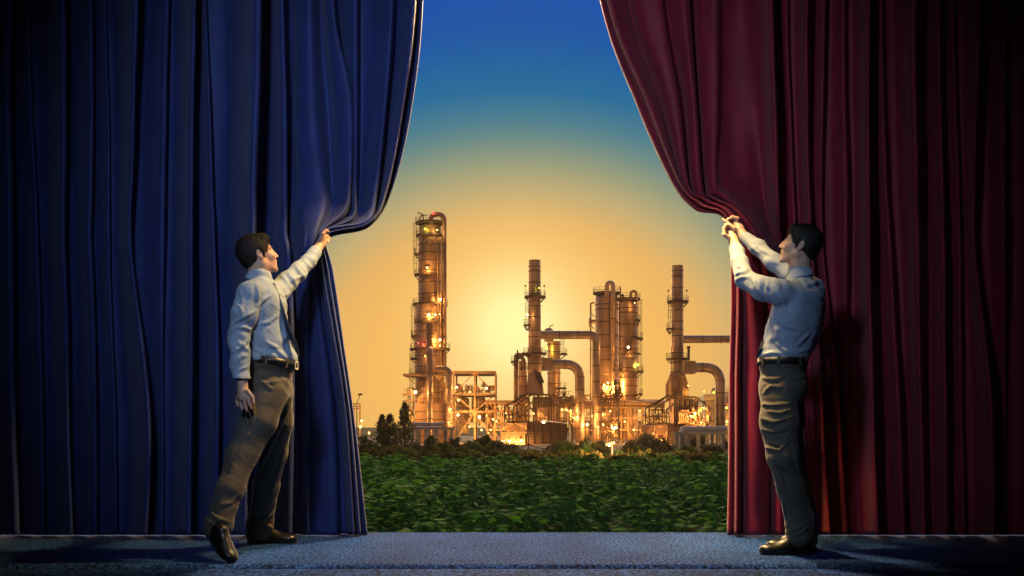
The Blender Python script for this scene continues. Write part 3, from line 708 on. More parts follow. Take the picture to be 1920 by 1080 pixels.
    # collar: a folded band round the neck
    g = SDF(v3(neck1)-.16, v3(neck1)+.16, .004); cz = P(486, 520, 6.17)
    up = np.array([.30, 0, .95])
    g.cap(v3(cz)-up*.022, v3(cz)+up*.014, .074, .064, .01); g.cap(v3(cz)-up*.1, v3(cz)+up*.1, .056, .056, .002, True)
    g.plane(v3(cz)+up*.020, up); g.plane(v3(cz)-up*.030, -up)
    V, Q = g.mesh(); mesh_np('collar', smooth_mesh(V, Q, 1), Q, M['shirt_s'], shirt)
    # necktie down the front
    tp = [P(507, 531, 6.10), P(513, 548, 6.09), P(521, 572, 6.08), P(528, 596, 6.08), P(537, 622, 6.08), P(547, 646, 6.09), P(556, 668, 6.10)]
    ww = [.012, .018, .022, .027, .031, .033, .006]; b = MB(); vs = []
    tdir = Vector((.50, -.86, .2)).normalized()
    for p, w in zip(tp, ww):
        for q in (-1, 1): vs.append(p+tdir*w*q+Vector((.012, 0, 0))); 
    n = len(tp); vs2 = [Vector(v)+Vector((.006, .003, 0)) for v in vs]
    fs = [(2*i, 2*i+1, 2*i+3, 2*i+2) for i in range(n-1)]; fs2 = [tuple(2*n+k for k in f[::-1]) for f in fs]
    ed = [(2*i, 2*i+2, 2*n+2*i+2, 2*n+2*i) for i in range(n-1)]+[(2*i+3, 2*i+1, 2*n+2*i+1, 2*n+2*i+3) for i in range(n-1)]
    b.add(vs+vs2, fs+fs2+ed, True); b.build('necktie', M['tie'], me)
    # trousers
    g = SDF((-2.05, 5.5, .02), (-1.0, 6.95, 1.12), .0048)
    g.ell(waist-Vector((0, 0, .02)), (.130, .160, .06), rt_, .03); g.ell(P(507, 725, 6.16), (.122, .160, .13), rt_, .05)
    g.chain([(hipR, .098), (P(486, 790, 6.02), .092), (kneeR, .078), (P(432, 915, 5.90), .068), (P(411, 982, 5.85), .066), (P(407, 994, 5.84), .066)], .03)
    g.chain([(hipL, .098), (P(518, 790, 6.33), .090), (kneeL, .074), (P(499, 915, 6.54), .068), (P(488, 980, 6.65), .074), (P(484, 997, 6.66), .078)], .03)
    g.plane(waist+Vector((0, 0, .016)), (-.18, 0, 1))
    hemR = P(406, 1002, 5.84)
    V, Q = g.mesh(); V = smooth_mesh(V, Q, 2)
    V = wrinkle(V, Q, .0035, 20, (.8, .3, -.5), 14, np.clip((1.05-V[:, 2])*3, 0, 1)); V = wrinkle(V, Q, .0022, 45, (.3, .3, .9), 21, np.clip(1.2-V[:, 2], .3, 1))
    V = crease(V, Q, [(11,(548,130),(482,255),(402,425),(345,545),(298,645)),(9,(515,170),(440,300),(390,420)),(11,(298,752),(350,792),(400,770),(442,735)),(9,(445,835),(400,810),(352,792)),(8,(290,800),(340,830),(380,860)),
        (8,(365,38),(395,62),(425,85)),(7,(480,28),(505,50),(535,92)),(8,(98,742),(140,775),(190,790)),(6,(90,790),(130,812),(200,830)),(6,(300,320),(270,380),(200,520)),(6,(320,120),(330,220),(300,330)),
        (6,(340,60),(400,50),(470,40)),(6,(500,400),(460,520),(420,640)),(6,(150,700),(210,690),(250,640))], 2.841, 360, 700)
    mesh_np('trousers', V, Q, M['trouser'], me)
    bo, at = belt_ring('belt', waist+Vector((0, 0, -.004)), .131, .162, yaw, R(9), .036, M['belt'], me)
    belt_loops(at, [R(-95), R(-48), R(-150), R(20)], M['trouser'], bo)
    bk = MB(); c = at(R(-14), .008); t = (at(R(-8), .008)-at(R(-20), .008)).normalized(); up = Vector((0, 0, 1))
    for a, b_ in (((-1, -1), (1, -1)), ((1, -1), (1, 1)), ((1, 1), (-1, 1)), ((-1, 1), (-1, -1))):
        bk.bar(c+t*.022*a[0]+up*.020*a[1], c+t*.022*b_[0]+up*.020*b_[1], .006, .006)
    bk.build('buckle', M['buckle'], bo)
    shoe(me, P(398, 1008, 5.84)+Vector((0, 0, 0)), P(432, 1054, 5.72), 0); 
    hL = P(464, 1017, 6.70); tL = P(556, 1017, 6.66); hL.z = .001; tL.z = .001
    shoe(me, hL, tL, 0)
    return me
man_left()

# ------------------------------------------------------------------ the man on the right
def man_right():
    yaw = R(148); H = Frame(P(1499, 463, 6.17), R(165), R(15), R(2), .95)
    neck1 = P(1500, 522, 6.19); neck0 = P(1498, 492, 6.18)
    shL = P(1466, 549, 6.03); elL = P(1397, 524, 6.20); wrL = P(1379, 460, 6.44)
    shR = P(1524, 545, 6.31); elR = P(1452, 492, 6.44); wrR = P(1394, 442, 6.62)
    chest = P(1497, 580, 6.16); belly = P(1478, 640, 6.14); waist = P(1468, 677, 6.13)
    hipL = P(1462, 735, 6.07); kneeL = P(1468, 855, 6.00); ankL = P(1497, 985, 6.08)
    hipR = P(1474, 735, 6.22); kneeR = P(1482, 855, 6.22); ankR = P(1512, 985, 6.30)
    g = SDF((1.05, 5.85, -.02), (1.86, 6.95, 2.0), .0042)
    head_prims(g, H)
    g.cap(H(-.02, 0, -.05), neck1, .054, .060, .02); g.cap(H(-.035, 0, .0), neck0, .05, .055, .02)
    rt_ = np.array(Matrix.Rotation(yaw, 3, 'Z'))
    g.ell(chest, (.095, .145, .16), rt_, .04); g.ell(belly, (.095, .135, .16), rt_, .05); g.cap(waist, P(1467, 725, 6.13), .11, .105, .05)
    for a, b_, c in ((shR, elR, wrR), (shL, elL, wrL)): g.chain([(chest*.3+a*.7, .05), (a, .045), (b_, .036), (c, .026)], .03)
    for a, b_, c in ((hipR, kneeR, ankR), (hipL, kneeL, ankL)): g.chain([(a, .070), (b_, .046), (c, .034)], .03)
    for a, t in ((ankR, P(1470, 1010, 6.30)), (ankL, P(1455, 1025, 6.08))): g.cap(a-Vector((0, 0, .055)), t, .020, .015, .005)
    # left hand: a fist turned up, closing on the hem
    g.chain([(wrL, .026), (P(1374, 449, 6.48), .029), (P(1370, 440, 6.50), .030)], .01)
    for i in range(4):
        o = Vector((.004*i-.004, .018*i-.027, .006*(1.5-i)))
        finger(g, [P(1376, 433, 6.50)+o, P(1367, 425, 6.51)+o, P(1359, 430, 6.51)+o, P(1360, 440, 6.50)+o], .0108, .0085, .003)
    finger(g, [P(1368, 447, 6.46), P(1358, 440, 6.45), P(1357, 428, 6.46), P(1361, 421, 6.48)], .013, .0085, .005)
    # right hand: pinching the hem
    g.chain([(wrR, .026), (P(1386, 429, 6.655), .028), (P(1381, 422, 6.67), .027)], .01)
    for i in range(4):
        o = Vector((.002*i, .018*i-.027, -.004*i))
        finger(g, [P(1382, 411, 6.67)+o, P(1372, 408, 6.68)+o, P(1363, 413, 6.68)+o, P(1360+3*i, 420+i, 6.67)+o], .0108, .0082, .003)
    finger(g, [P(1379, 430, 6.63), P(1369, 423, 6.62), P(1361, 415, 6.63), P(1355, 411, 6.65)], .0125, .0080, .005)
    V, Q = g.mesh(); V = smooth_mesh(V, Q, 1)
    me = mesh_np('person', V, Q, M['skin_l'])
    tag(me, 'man in pale checked shirt seen from behind, both hands raised to crimson curtain', 'person', 'men holding the curtains')
    hair_mesh('hair', H, M['hairb'], me, 8, -.050); face_bits(H, me)
    g = SDF((1.05, 5.85, .95), (1.9, 6.9, 1.90), .0048)
    g.ell(P(1498, 586, 6.16), (.128, .195, .17), rt_, .05); g.ell(P(1502, 563, 6.16), (.115, .195, .10), rt_, .05); g.ell(P(1500, 545, 6.165), (.085, .14, .058), rt_, .04)
    g.ell(P(1488, 615, 6.15), (.125, .175, .16), rt_, .06); g.ell(belly, (.120, .158, .13), rt_, .06); g.ell(waist+Vector((0, 0, .02)), (.126, .152, .07), rt_, .05)
    g.plane(waist-Vector((0, 0, .03)), (0, 0, -1))
    g.chain([(P(1480, 553, 6.05), .072), (shL, .070), (P(1432, 541, 6.10), .063), (elL, .052), (P(1387, 493, 6.32), .046), (P(1380, 468, 6.41), .037)], .022)
    g.chain([(P(1512, 549, 6.27), .070), (shR, .066), (P(1486, 516, 6.38), .058), (elR, .048), (P(1422, 465, 6.54), .042), (P(1399, 447, 6.61), .035)], .022)
    g.cap(neck1-Vector((0,0,.03)), P(1500, 512, 6.18), .082, .065, .012)
    g.cap(P(1384, 478, 6.37), P(1380, 466, 6.42), .040, .038, .003); g.cap(P(1404, 451, 6.595), P(1398, 446, 6.615), .038, .036, .003)
    V, Q = g.mesh(); V = smooth_mesh(V, Q, 2)
    V = wrinkle(V, Q, .005, 22, (.7, .1, -.6), 6); V = wrinkle(V, Q, .0022, 60, (.3, .2, .9), 19); V = smooth_mesh(V, Q, 1)
    V = crease(V, Q, [(10,(282,480),(290,530),(305,578)),(9,(312,498),(318,550),(335,600)),(9,(372,495),(362,560),(372,620)),(8,(420,485),(440,515),(452,560)),
        (8,(150,455),(195,440),(235,432)),(7,(180,395),(210,412),(245,420)),(7,(160,490),(200,470),(250,470)),(8,(430,738),(480,780),(540,800)),(8,(402,680),(412,780),(445,900)),
        (9,(380,690),(352,800),(335,900)),(7,(425,890),(470,930),(510,962)),(7,(325,965),(390,950),(450,950)),(6,(480,495),(510,540),(545,570)),(7,(450,580),(480,640),(470,700)),
        (6,(490,930),(560,950),(620,930)),(6,(560,900),(600,860),(640,820)),(5,(520,960),(570,975),(610,960)),(6,(250,260),(290,300),(340,330)),(6,(300,270),(330,300),(400,330)),(7,(560,450),(620,520),(720,500)),(5,(600,470),(660,500),(730,480))], 3.374, 1330, 380)
    shirt = mesh_np('shirt', V, Q, M['shirt'], me)
    g = SDF(v3(neck1)-.16, v3(neck1)+.16, .004); cz = P(1499, 512, 6.18); up = np.array([-.20, 0, .98])
    g.cap(v3(cz)-up*.022, v3(cz)+up*.012, .078, .066, .01); g.cap(v3(cz)-up*.1, v3(cz)+up*.1, .057, .057, .002, True)
    g.plane(v3(cz)+up*.020, up); g.plane(v3(cz)-up*.028, -up)
    V, Q = g.mesh(); mesh_np('collar', smooth_mesh(V, Q, 1), Q, M['shirt'], shirt)
    b = MB(); p = [P(1432, 640, 6.10), P(1427, 655, 6.09), P(1421, 672, 6.09)]; w = [.016, .022, .004]; vs = []
    for q, ww in zip(p, w): vs += [q+Vector((-.4*ww, -.9*ww, 0)), q+Vector((.4*ww, .9*ww, 0))]
    b.add(vs+[v+Vector((-.008, .002, 0)) for v in vs], [(0,1,3,2), (2,3,5,4), (8,9,7,6), (10,11,9,8), (0,2,8,6), (2,4,10,8), (3,1,7,9), (5,3,9,11), (4,5,11,10), (1,0,6,7)])
    b.build('necktie', M['tie'], me)
    # trousers
    g = SDF((1.1, 5.8, .02), (1.95, 6.6, 1.12), .0048)
    g.ell(waist-Vector((0, 0, .02)), (.128, .152, .06), rt_, .03); g.ell(P(1468, 725, 6.13), (.128, .158, .14), rt_, .05)
    g.chain([(hipL, .100), (P(1461, 790, 6.04), .100), (kneeL, .082), (P(1482, 915, 6.03), .070), (P(1499, 975, 6.07), .072), (P(1499, 1004, 6.08), .074)], .03)
    g.chain([(hipR, .095), (P(1474, 790, 6.19), .092), (kneeR, .074), (P(1496, 915, 6.26), .066), (P(1512, 975, 6.30), .066), (P(1512, 994, 6.31), .070)], .03)
    g.cap(P(1422, 700, 6.05), P(1432, 735, 6.0), .012, .010, .004, True)
    g.plane(waist+Vector((0, 0, .010)), (0, 0, 1))
    V, Q = g.mesh(); V = smooth_mesh(V, Q, 2)
    V = wrinkle(V, Q, .0035, 24, (.4, .2, .9), 24, np.clip((1.05-V[:, 2])*3, 0, 1)); V = wrinkle(V, Q, .0022, 50, (.3, .3, .9), 31, np.clip(1.2-V[:, 2], .3, 1))
    V = crease(V, Q, [(12,(258,482),(325,497),(392,438)),(9,(270,450),(330,470),(385,420)),(10,(235,390),(300,405),(370,385)),(9,(232,335),(300,355),(385,330)),(9,(225,262),(290,270),(385,262)),(8,(250,205),(285,172),(330,180)),
        (8,(225,130),(300,140),(360,120)),(9,(270,300),(330,310),(380,290)),(11,(345,745),(352,860),(398,902),(450,876)),(9,(360,905),(420,925),(470,890)),(7,(398,475),(425,590),(470,700)),
        (8,(430,545),(468,650),(492,765)),(7,(280,530),(330,620),(370,740)),(6,(320,560),(370,600),(400,600)),(-8,(236,88),(224,140),(244,198)),(5,(370,130),(420,135),(460,120)),(8,(470,770),(500,830),(510,890))], 2.7, 1340, 660)
    mesh_np('trousers', V, Q, M['trouser2'], me)
    bo, at = belt_ring('belt', waist+Vector((0, 0, -.004)), .129, .154, yaw, 0, .034, M['belt'], me)
    belt_loops(at, [R(x)-yaw for x in (-60, -110, -150)], M['trouser2'], bo)
    h1 = P(1524, 1040, 6.09); t1 = P(1426, 1040, 6.07); h1.z = t1.z = .001; shoe(me, h1, t1, 0)
    h2 = P(1530, 1029, 6.36); t2 = P(1440, 1029, 6.32); h2.z = t2.z = .001; shoe(me, h2, t2, 0)
    return me
man_right()
# ================================================================== land outside
GZ = -2.9
def land():
    m = MB(); m.add([(-2500, YB+.02, GZ), (2500, YB+.02, GZ), (2500, 5000, GZ), (-2500, 5000, GZ)], [(0, 1, 2, 3)])
    struct(m.build('ground', M['soil']))
    y = MB(); y.add([(-90, 168, GZ+.02), (110, 168, GZ+.02), (110, 420, GZ+.02), (-90, 420, GZ+.02)], [(0, 1, 2, 3)])
    struct(y.build('plant_yard', mat('yard_concrete', (.30,.24,.17), .9, var=(.15,.3))))
land()
# ---- leaves as numpy quads
def leaf_quads(C, U, Vv, ln, wd):
    """kites: base C, direction U, side Vv"""
    a = C; b = C+U*(ln*.45)[:, None]+Vv*(wd*.5)[:, None]; c = C+U*ln[:, None]; d = C+U*(ln*.45)[:, None]-Vv*(wd*.5)[:, None]
    V = np.stack([a, b, c, d], 1).reshape(-1, 3); Q = np.arange(len(V)).reshape(-1, 4); return V, Q
def unit(v): return v/(np.linalg.norm(v, axis=-1, keepdims=True)+1e-9)
def crop():
    rs = np.random.RandomState(3); Vs = []; Qs = []; Ms = []; n0 = 0; stems = MB()
    y = 15.5
    while y < 84:
        st = 1.75+.012*(y-15); x0, x1 = -.24*y-2.0, .29*y+2.0
        xs = np.arange(x0, x1, st); xs = xs+rs.uniform(-.3, .3, len(xs))*st; ys = y+rs.uniform(-.35, .35, len(xs))*st
        near = y < 40
        for px_, py_ in zip(xs, ys):
            lf = noise.noise(Vector((px_*.22, py_*.13, 2))); und = (lf*1.5+noise.noise(Vector((px_*.5, py_*.3, 7)))*1.0)*min(1, 34/py_)
            h = 1.62+und+rs.uniform(-.34, .30)-(.12 if y > 60 else 0)
            nl = 190 if y < 24 else (160 if y < 34 else (90 if y < 50 else 52)); nf = 7 if near else 5
            sc = 1.0 if y < 34 else (1.25 if y < 50 else 1.7)
            az = rs.uniform(0, 2*np.pi, nl); el = rs.uniform(0, 1.0, nl); R0 = 1.12+.01*(y-15); rad = R0*np.sqrt(rs.uniform(.0, 1, nl))
            c = np.stack([px_+rad*np.cos(az), py_+rad*np.sin(az), GZ+h*(1-.66*(rad/R0)**2)*(.72+.28*el**.5)-.0], 1)
            out = np.stack([np.cos(az), np.sin(az), np.full(nl, -.15)], 1); out = unit(out+rs.normal(0, .25, (nl, 3))*[1, 1, .7])
            side = unit(np.cross(out, [0, 0, 1.0])); up = np.cross(side, out)
            toplit = (el > .62) & (rad < R0*.93) & (rs.rand(nl) < .50+1.1*lf); dr = np.where(toplit, rs.uniform(-.05, .45, nl), rs.uniform(.25, 1.3, nl))[:, None]
            fan = np.linspace(-1.35, 1.35, nf)
            for t in fan:
                u = unit(out*np.cos(t)+side*np.sin(t)+np.array([0, 0, -1.])*dr)
                v = unit(np.cross(u, up+out*.2)); L_ = rs.uniform(.17, .25, nl)*(1-.18*abs(t))*sc
                Vq, Qq = leaf_quads(c, u, v, L_, L_*.24*(1.25 if not near else 1)); Vs.append(Vq); Qs.append(Qq+n0); n0 += len(Vq); Ms.append(toplit.astype(np.int32))
            if y < 26: stems.tube([(px_, py_, GZ), (px_+rs.uniform(-.1, .1), py_, GZ+h*.5), (px_+rs.uniform(-.15, .15), py_, GZ+h*.92)], [.02, .014, .006], 5, False)
        y += st*.85
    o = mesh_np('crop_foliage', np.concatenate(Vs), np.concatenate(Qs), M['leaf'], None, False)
    o.data.materials.append(M['leaf_top']); mi = np.concatenate(Ms)
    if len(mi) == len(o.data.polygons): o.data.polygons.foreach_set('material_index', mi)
    tag(o, 'dense field of dark green cassava leaves stretching to the plant', kind='stuff')
    o = stems.build('crop_stems', M['bark']); tag(o, 'thin woody stems under the crop leaves', kind='stuff')
crop()
def tree(name, px, py_top, py_bot, wpx, d, shape, label, cat='tree', group=None, leafm=None, n=2600, seed=0, lsz=.26):
    rs = np.random.RandomState(seed); base = P(px, 800, d); base.z = GZ
    top = P(px, py_top, d).z; H_ = top-GZ; Wd = wpx/F*d/2
    root = thing(name, base, label, cat, group)
    t = MB(); lean = rs.uniform(-.03, .03)
    th = H_*(.9 if shape == 'cone' else .6)
    t.tube([base, base+Vector((lean*H_, 0, th*.5)), base+Vector((lean*H_*1.5, 0, th))], [.045*H_**.7, .03*H_**.7, .012], 8)
    for k in range(12):
        z = rs.uniform(.25, .85)*th; a = rs.uniform(0, 6.28); r = Wd*.7*(1-z/H_ if shape == 'cone' else .8)
        t.tube([base+Vector((0, 0, z)), base+Vector((math.cos(a)*r, math.sin(a)*r, z+.25*r))], [.05, .012], 5)
    t.build('trunk', M['bark'], root)
    if shape == 'cone':
        z = rs.uniform(0.04, 1, n)**1.15; rr = 2.3*Wd*(np.clip((1-z), 0, 1)**.62)*(.78+.30*np.sin(z*23+rs.rand()*6)*rs.uniform(.5, 1, n))+.05
        a = rs.uniform(0, 2*np.pi, n); rr = rr*np.sqrt(rs.uniform(.1, 1, n))*(.8+.25*np.sin(a*3+z*9))
        C = np.stack([base.x+rr*np.cos(a), base.y+rr*np.sin(a), GZ+z*H_+.05], 1)
    else:
        nb = 26; bc = rs.normal(0, 1, (nb, 3)); bc = unit(bc)*rs.uniform(.2, .80, (nb, 1)); bc[:, 2] = np.abs(bc[:, 2])*1.0-.15
        bc = bc*[Wd, Wd*.8, H_*.62]+[base.x, base.y, GZ+H_*.34]
        br = rs.uniform(.22, .40, nb)*Wd; k = rs.randint(0, nb, n)
        q = unit(rs.normal(0, 1, (n, 3)))*(rs.uniform(.45, 1.0, (n, 1))); C = bc[k]+q*br[k][:, None]*[1, 1, .8]
        C = C[(C[:, 2] > GZ+.05) & (C[:, 2] < top)]; 
    m = len(C); U = unit(rs.normal(0, 1, (m, 3))+[0, 0, -.1]); Vv = unit(np.cross(U, rs.normal(0, 1, (m, 3))))
    L_ = rs.uniform(.6, 1.25, m)*lsz; Vq, Q = leaf_quads(C, U, Vv, L_, L_*.62)
    mesh_np('crown', Vq, Q, leafm or M['leaf_t'], root, False)
    return root
TC = 'conical trees beyond the field'; TB = 'round bushes in front of the plant'
tree('conical_tree', 716, 779, 848, 30, 128, 'cone', 'slim conical tree, left one of the twin conifers left of the pipe gantry', group=TC, seed=1)
tree('conical_tree', 731, 778, 848, 34, 129, 'cone', 'fuller conical tree, right one of the twin conifers left of the gantry', group=TC, seed=2)
tree('conical_tree', 759, 757, 848, 36, 127, 'cone', 'tallest conical tree, overlapping the left end of the blue grey gantry', group=TC, seed=3, n=3200)
tree('conical_tree', 808, 819, 852, 30, 105, 'cone', 'small low conical tree standing in front of the left gantry posts', group=TC, seed=4, n=1500)
tree('broad_tree', 686, 806, 850, 44, 150, 'round', 'dark rounded tree beside the blue curtain edge', group=TB, seed=5)
tree('broad_tree', 852, 803, 848, 40, 135, 'round', 'dark leafy tree behind the right end of the left gantry', group=TB, seed=6)
tree('bush', 904, 802, 852, 62, 130, 'round', 'olive bush peaked under the steel frame, left of the lit pump shed', 'bush', TB, M['leaf_h'], 4200, 7)
tree('bush', 868, 826, 856, 50, 118, 'round', 'low olive bush right of the left gantry', 'bush', TB, M['leaf_h'], 2600, 8)
tree('bush', 1062, 816, 858, 78, 112, 'round', 'pale green bush at the foot of the curved street lamp', 'bush', TB, M['leaf_h'], 4800, 9)
tree('bush', 1108, 820, 860, 70, 110, 'round', 'hedge like bush below the two tall elbow ducts', 'bush', TB, M['leaf_h'], 4200, 10)
tree('broad_tree', 1212, 807, 856, 96, 120, 'round', 'wide dark rounded tree right of the starburst lamp', group=TB, seed=11, n=6000)
tree('bush', 1160, 834, 860, 44, 108, 'round', 'small bush directly under the starburst lamp', 'bush', TB, M['leaf_h'], 2000, 12)
tree('broad_tree', 1310, 806, 850, 60, 165, 'round', 'dark tree seen between the right gantry posts', group=TB, seed=13)
tree('broad_tree', 1358, 812, 852, 44, 150, 'round', 'dark tree beside the crimson curtain edge', group=TB, seed=14)
tree('bush', 965, 838, 862, 90, 108, 'round', 'long low bush in front of the lit pump shed', 'bush', TB, M['leaf_h'], 3600, 15)
tree('bush', 1268, 838, 858, 60, 112, 'round', 'low bush at the left foot of the right gantry', 'bush', TB, M['leaf_h'], 2400, 16)
tree('bush', 745, 836, 858, 120, 112, 'round', 'long low bush below the conical trees', 'bush', TB, M['leaf_h'], 4200, 17)
ORD = 'first second third fourth fifth sixth seventh eighth ninth tenth eleventh twelfth thirteenth fourteenth fifteenth sixteenth seventeenth eighteenth nineteenth twentieth twenty-first twenty-second'.split()
for k in range(22):
    px = 672+k*32+random.uniform(-9, 9); dd = random.uniform(92, 104); 
    tree('bush', px, random.uniform(832, 841), 862, random.uniform(40, 60), dd, 'round', ORD[k]+' low hedge bush along the far field edge, counting from the blue curtain', 'bush', 'hedge bushes along the far edge of the field', M['leaf_h'], 1500, 40+k, .24)
rs_ = random.Random(77)
for k, (px, tp, w) in enumerate(((676, 818, 50), (700, 822, 46), (745, 818, 40), (786, 824, 44), (832, 818, 50), (884, 815, 56), (925, 812, 60), (960, 828, 50), (1000, 838, 40), (1040, 826, 60), (1085, 814, 60), (1130, 822, 50), (1182, 816, 60), (1245, 815, 60), (1290, 826, 46), (1335, 822, 60))):
    tree('bush', px, tp, 862, w, rs_.uniform(116, 128), 'round', ORD[k]+' of the taller rounded bushes before the plant, counting from the blue curtain', 'bush', 'taller rounded bushes between field and plant', M['leaf_h'] if k % 3 else M['leaf_t'], 2600, 90+k, .26)
def far_woods():
    rs = np.random.RandomState(12); n = 26000; x = rs.uniform(-330, 330, n); keep = (x < -62) | (x > 62); x = x[keep]; n = len(x); y = rs.uniform(395, 420, n)
    hh = np.array([5+3.5*noise.noise(Vector((a*.05, 1, 0)))+2.2*noise.noise(Vector((a*.21, 4, 0))) for a in x]); z = GZ+hh*rs.uniform(0, 1, n)**.8
    C = np.stack([x, y, z], 1); U = unit(rs.normal(0, 1, (n, 3))); Vv = unit(np.cross(U, rs.normal(0, 1, (n, 3)))); L_ = rs.uniform(.8, 1.9, n)
    Vq, Q = leaf_quads(C, U, Vv, L_, L_*.7); tag(mesh_np('far_woods', Vq, Q, M['leaf_t'], None, False), 'low dark woods on the horizon either side of the plant', kind='stuff')
far_woods()
# ================================================================== the plant
D0 = 240.0
def K(px, py, d=D0): return P(px, py, d)
def plight(p, e, parent, col=(1, .46, .10), r=.25):
    l = bpy.data.lights.new('lamp_light', 'POINT'); l.energy = e; l.color = col; l.shadow_soft_size = r
    o = bpy.data.objects.new('lamp_light', l); COL.objects.link(o); o.parent = parent; o.location = Vector(p)-world_off(parent); return o
LP = 1.5
def lamp_on(parent, px, py, d, e, rad=.22, m='glow', col=(1, .46, .10), arm=None):
    """a bulkhead lamp: hood, bulb, short bracket"""
    p = P(px, py, d); b = MB(); rad *= .75
    b.lathe(p+Vector((0, 0, rad*.8)), [(rad*1.3, 0), (rad*1.1, rad*.4), (rad*.3, rad*.8)], 12)
    b.bar(p+Vector((0, 0, rad*1.2)), p+Vector(arm or (0, 1.2, .3)), .09); h = b.build('lamp', M['steel_d'], parent)
    g = MB(); g.lathe(p-Vector((0, 0, rad)), [(rad*.3, 0), (rad*.85, rad*.4), (rad, rad), (rad*.85, rad*1.6), (rad*.4, rad*1.9)], 12)
    g.build('bulb', M[m], h)
    if e: plight(p+Vector((0, -rad*1.6-.5, -.1)), e*LP, parent, col, .06)
def ring_rail(b, c, r, a0, a1, h=1.15, w=.055):
    n = max(4, int((a1-a0)*r/1.1)); pts = [Vector((c[0]+r*math.cos(a0+(a1-a0)*k/n), c[1]+r*math.sin(a0+(a1-a0)*k/n), c[2])) for k in range(n+1)]
    for p in pts: b.bar(p, p+Vector((0, 0, h)), w)
    for q in (.5, 1.0):
        for p, s_ in zip(pts[:-1], pts[1:]): b.bar(p+Vector((0, 0, h*q)), s_+Vector((0, 0, h*q)), w)
    for p, s_ in zip(pts[:-1], pts[1:]): b.bar(p+Vector((0, 0, .1)), s_+Vector((0, 0, .1)), .03, .2)
def platform(parent, c, r0, r1, a0, a1, th=.22):
    b = MB(); n = max(6, int(math.degrees(a1-a0)/15)); vs = []
    for k in range(n+1):
        a = a0+(a1-a0)*k/n
        for r, z in ((r0, 0), (r1, 0), (r1, -th), (r0, -th)): vs.append((c[0]+r*math.cos(a), c[1]+r*math.sin(a), c[2]+z))
    fs = []
    for k in range(n):
        for q in range(4): fs.append((k*4+q, k*4+(q+1) % 4, k*4+4+(q+1) % 4, k*4+4+q))
    fs += [(0, 1, 2, 3), (n*4+3, n*4+2, n*4+1, n*4)]; b.add(vs, fs)
    for k in range(0, n+1, 2):
        a = a0+(a1-a0)*k/n; u = Vector((math.cos(a), math.sin(a), 0)); b.bar(Vector(c)+u*r0+Vector((0, 0, -1.2)), Vector(c)+u*(r1-.1)+Vector((0, 0, -.2)), .09)
    o = b.build('platform', M['steel_d'], parent)
    rb = MB(); ring_rail(rb, c, r1-.05, a0, a1); rb.build('railing', M['steel_d'], o)
def ladder(parent, x, y, z0, z1, nx=1):
    b = MB()
    for s_ in (-.28, .28): b.bar((x+s_, y, z0), (x+s_, y, z1), .07)
    z = z0
    while z < z1: b.bar((x-.28, y, z), (x+.28, y, z), .05); z += .45
    z = z0+2
    while z < z1:      # safety cage hoops
        pts = [Vector((x+.42*math.cos(a), y-.35-.42*math.sin(a), z)) for a in [math.pi*k/6 for k in range(7)]]
        for p, q in zip(pts[:-1], pts[1:]): b.bar(p, q, .04)
        z += 1.6
    for s_ in (-.42, 0, .42): b.bar((x+s_, y-.35-(.42 if s_ == 0 else 0), z0+2), (x+s_, y-.35-(.42 if s_ == 0 else 0), z1), .04)
    b.build('ladder', M['steel_d'], parent)
def shell(parent, name, px0, px1, pyt, pyb, d, m, dome=0, bands=(), px0b=None, px1b=None, seg=36):
    """vertical vessel between two photo edges, with raised seam bands"""
    c0 = K((px0+px1)/2, pyt, d); r = (px1-px0)/2/F*d; cb = K(((px0b or px0)+(px1b or px1))/2, pyb, d); rb_ = ((px1b or px1)-(px0b or px0))/2/F*d
    Ht = c0.z-cb.z; prof = [(rb_, 0)]; bnds = []
    for py in sorted(bands, reverse=True):
        z = K(0, py, d).z-cb.z; t = z/Ht; rr = rb_+(r-rb_)*t
        bnds.append((z, rr))
    prof.append((r, Ht))
    if dome:
        for k in range(1, 9): a = math.pi/2*k/8; prof.append((max(.02, r*math.cos(a)), Ht+dome*math.sin(a)))
    b = MB(); b.lathe(cb, prof, seg); b.cur = 1
    for z, rr in bnds: b.lathe(cb, [(rr+.01, z-.08), (rr+.06, z-.07), (rr+.06, z+.07), (rr+.01, z+.08)], seg, None, False)
    b.cur = 0
    return b.build(name, M[m], parent), (c0, r)
def pipe(parent, name, pts, r, m, rb=None, seg=16, flange=0):
    b = MB(); path = bend([Vector(p) for p in pts], rb or r*2.2, 7); b.tube(path, r, seg)
    if flange:
        for a, c in zip(pts[:-1], pts[1:]):
            a = Vector(a); c = Vector(c); n = int((c-a).length/flange)
            b.cur = 1
            for k in range(1, n): p = a.lerp(c, k/n); b.lathe(p-(c-a).normalized()*.07, [(r*1.0, 0), (r+.05, .01), (r+.05, .13), (r, .14)], seg, c-a, False)
            b.cur = 0
    return b.build(name, M[m], parent)
PI = math.pi
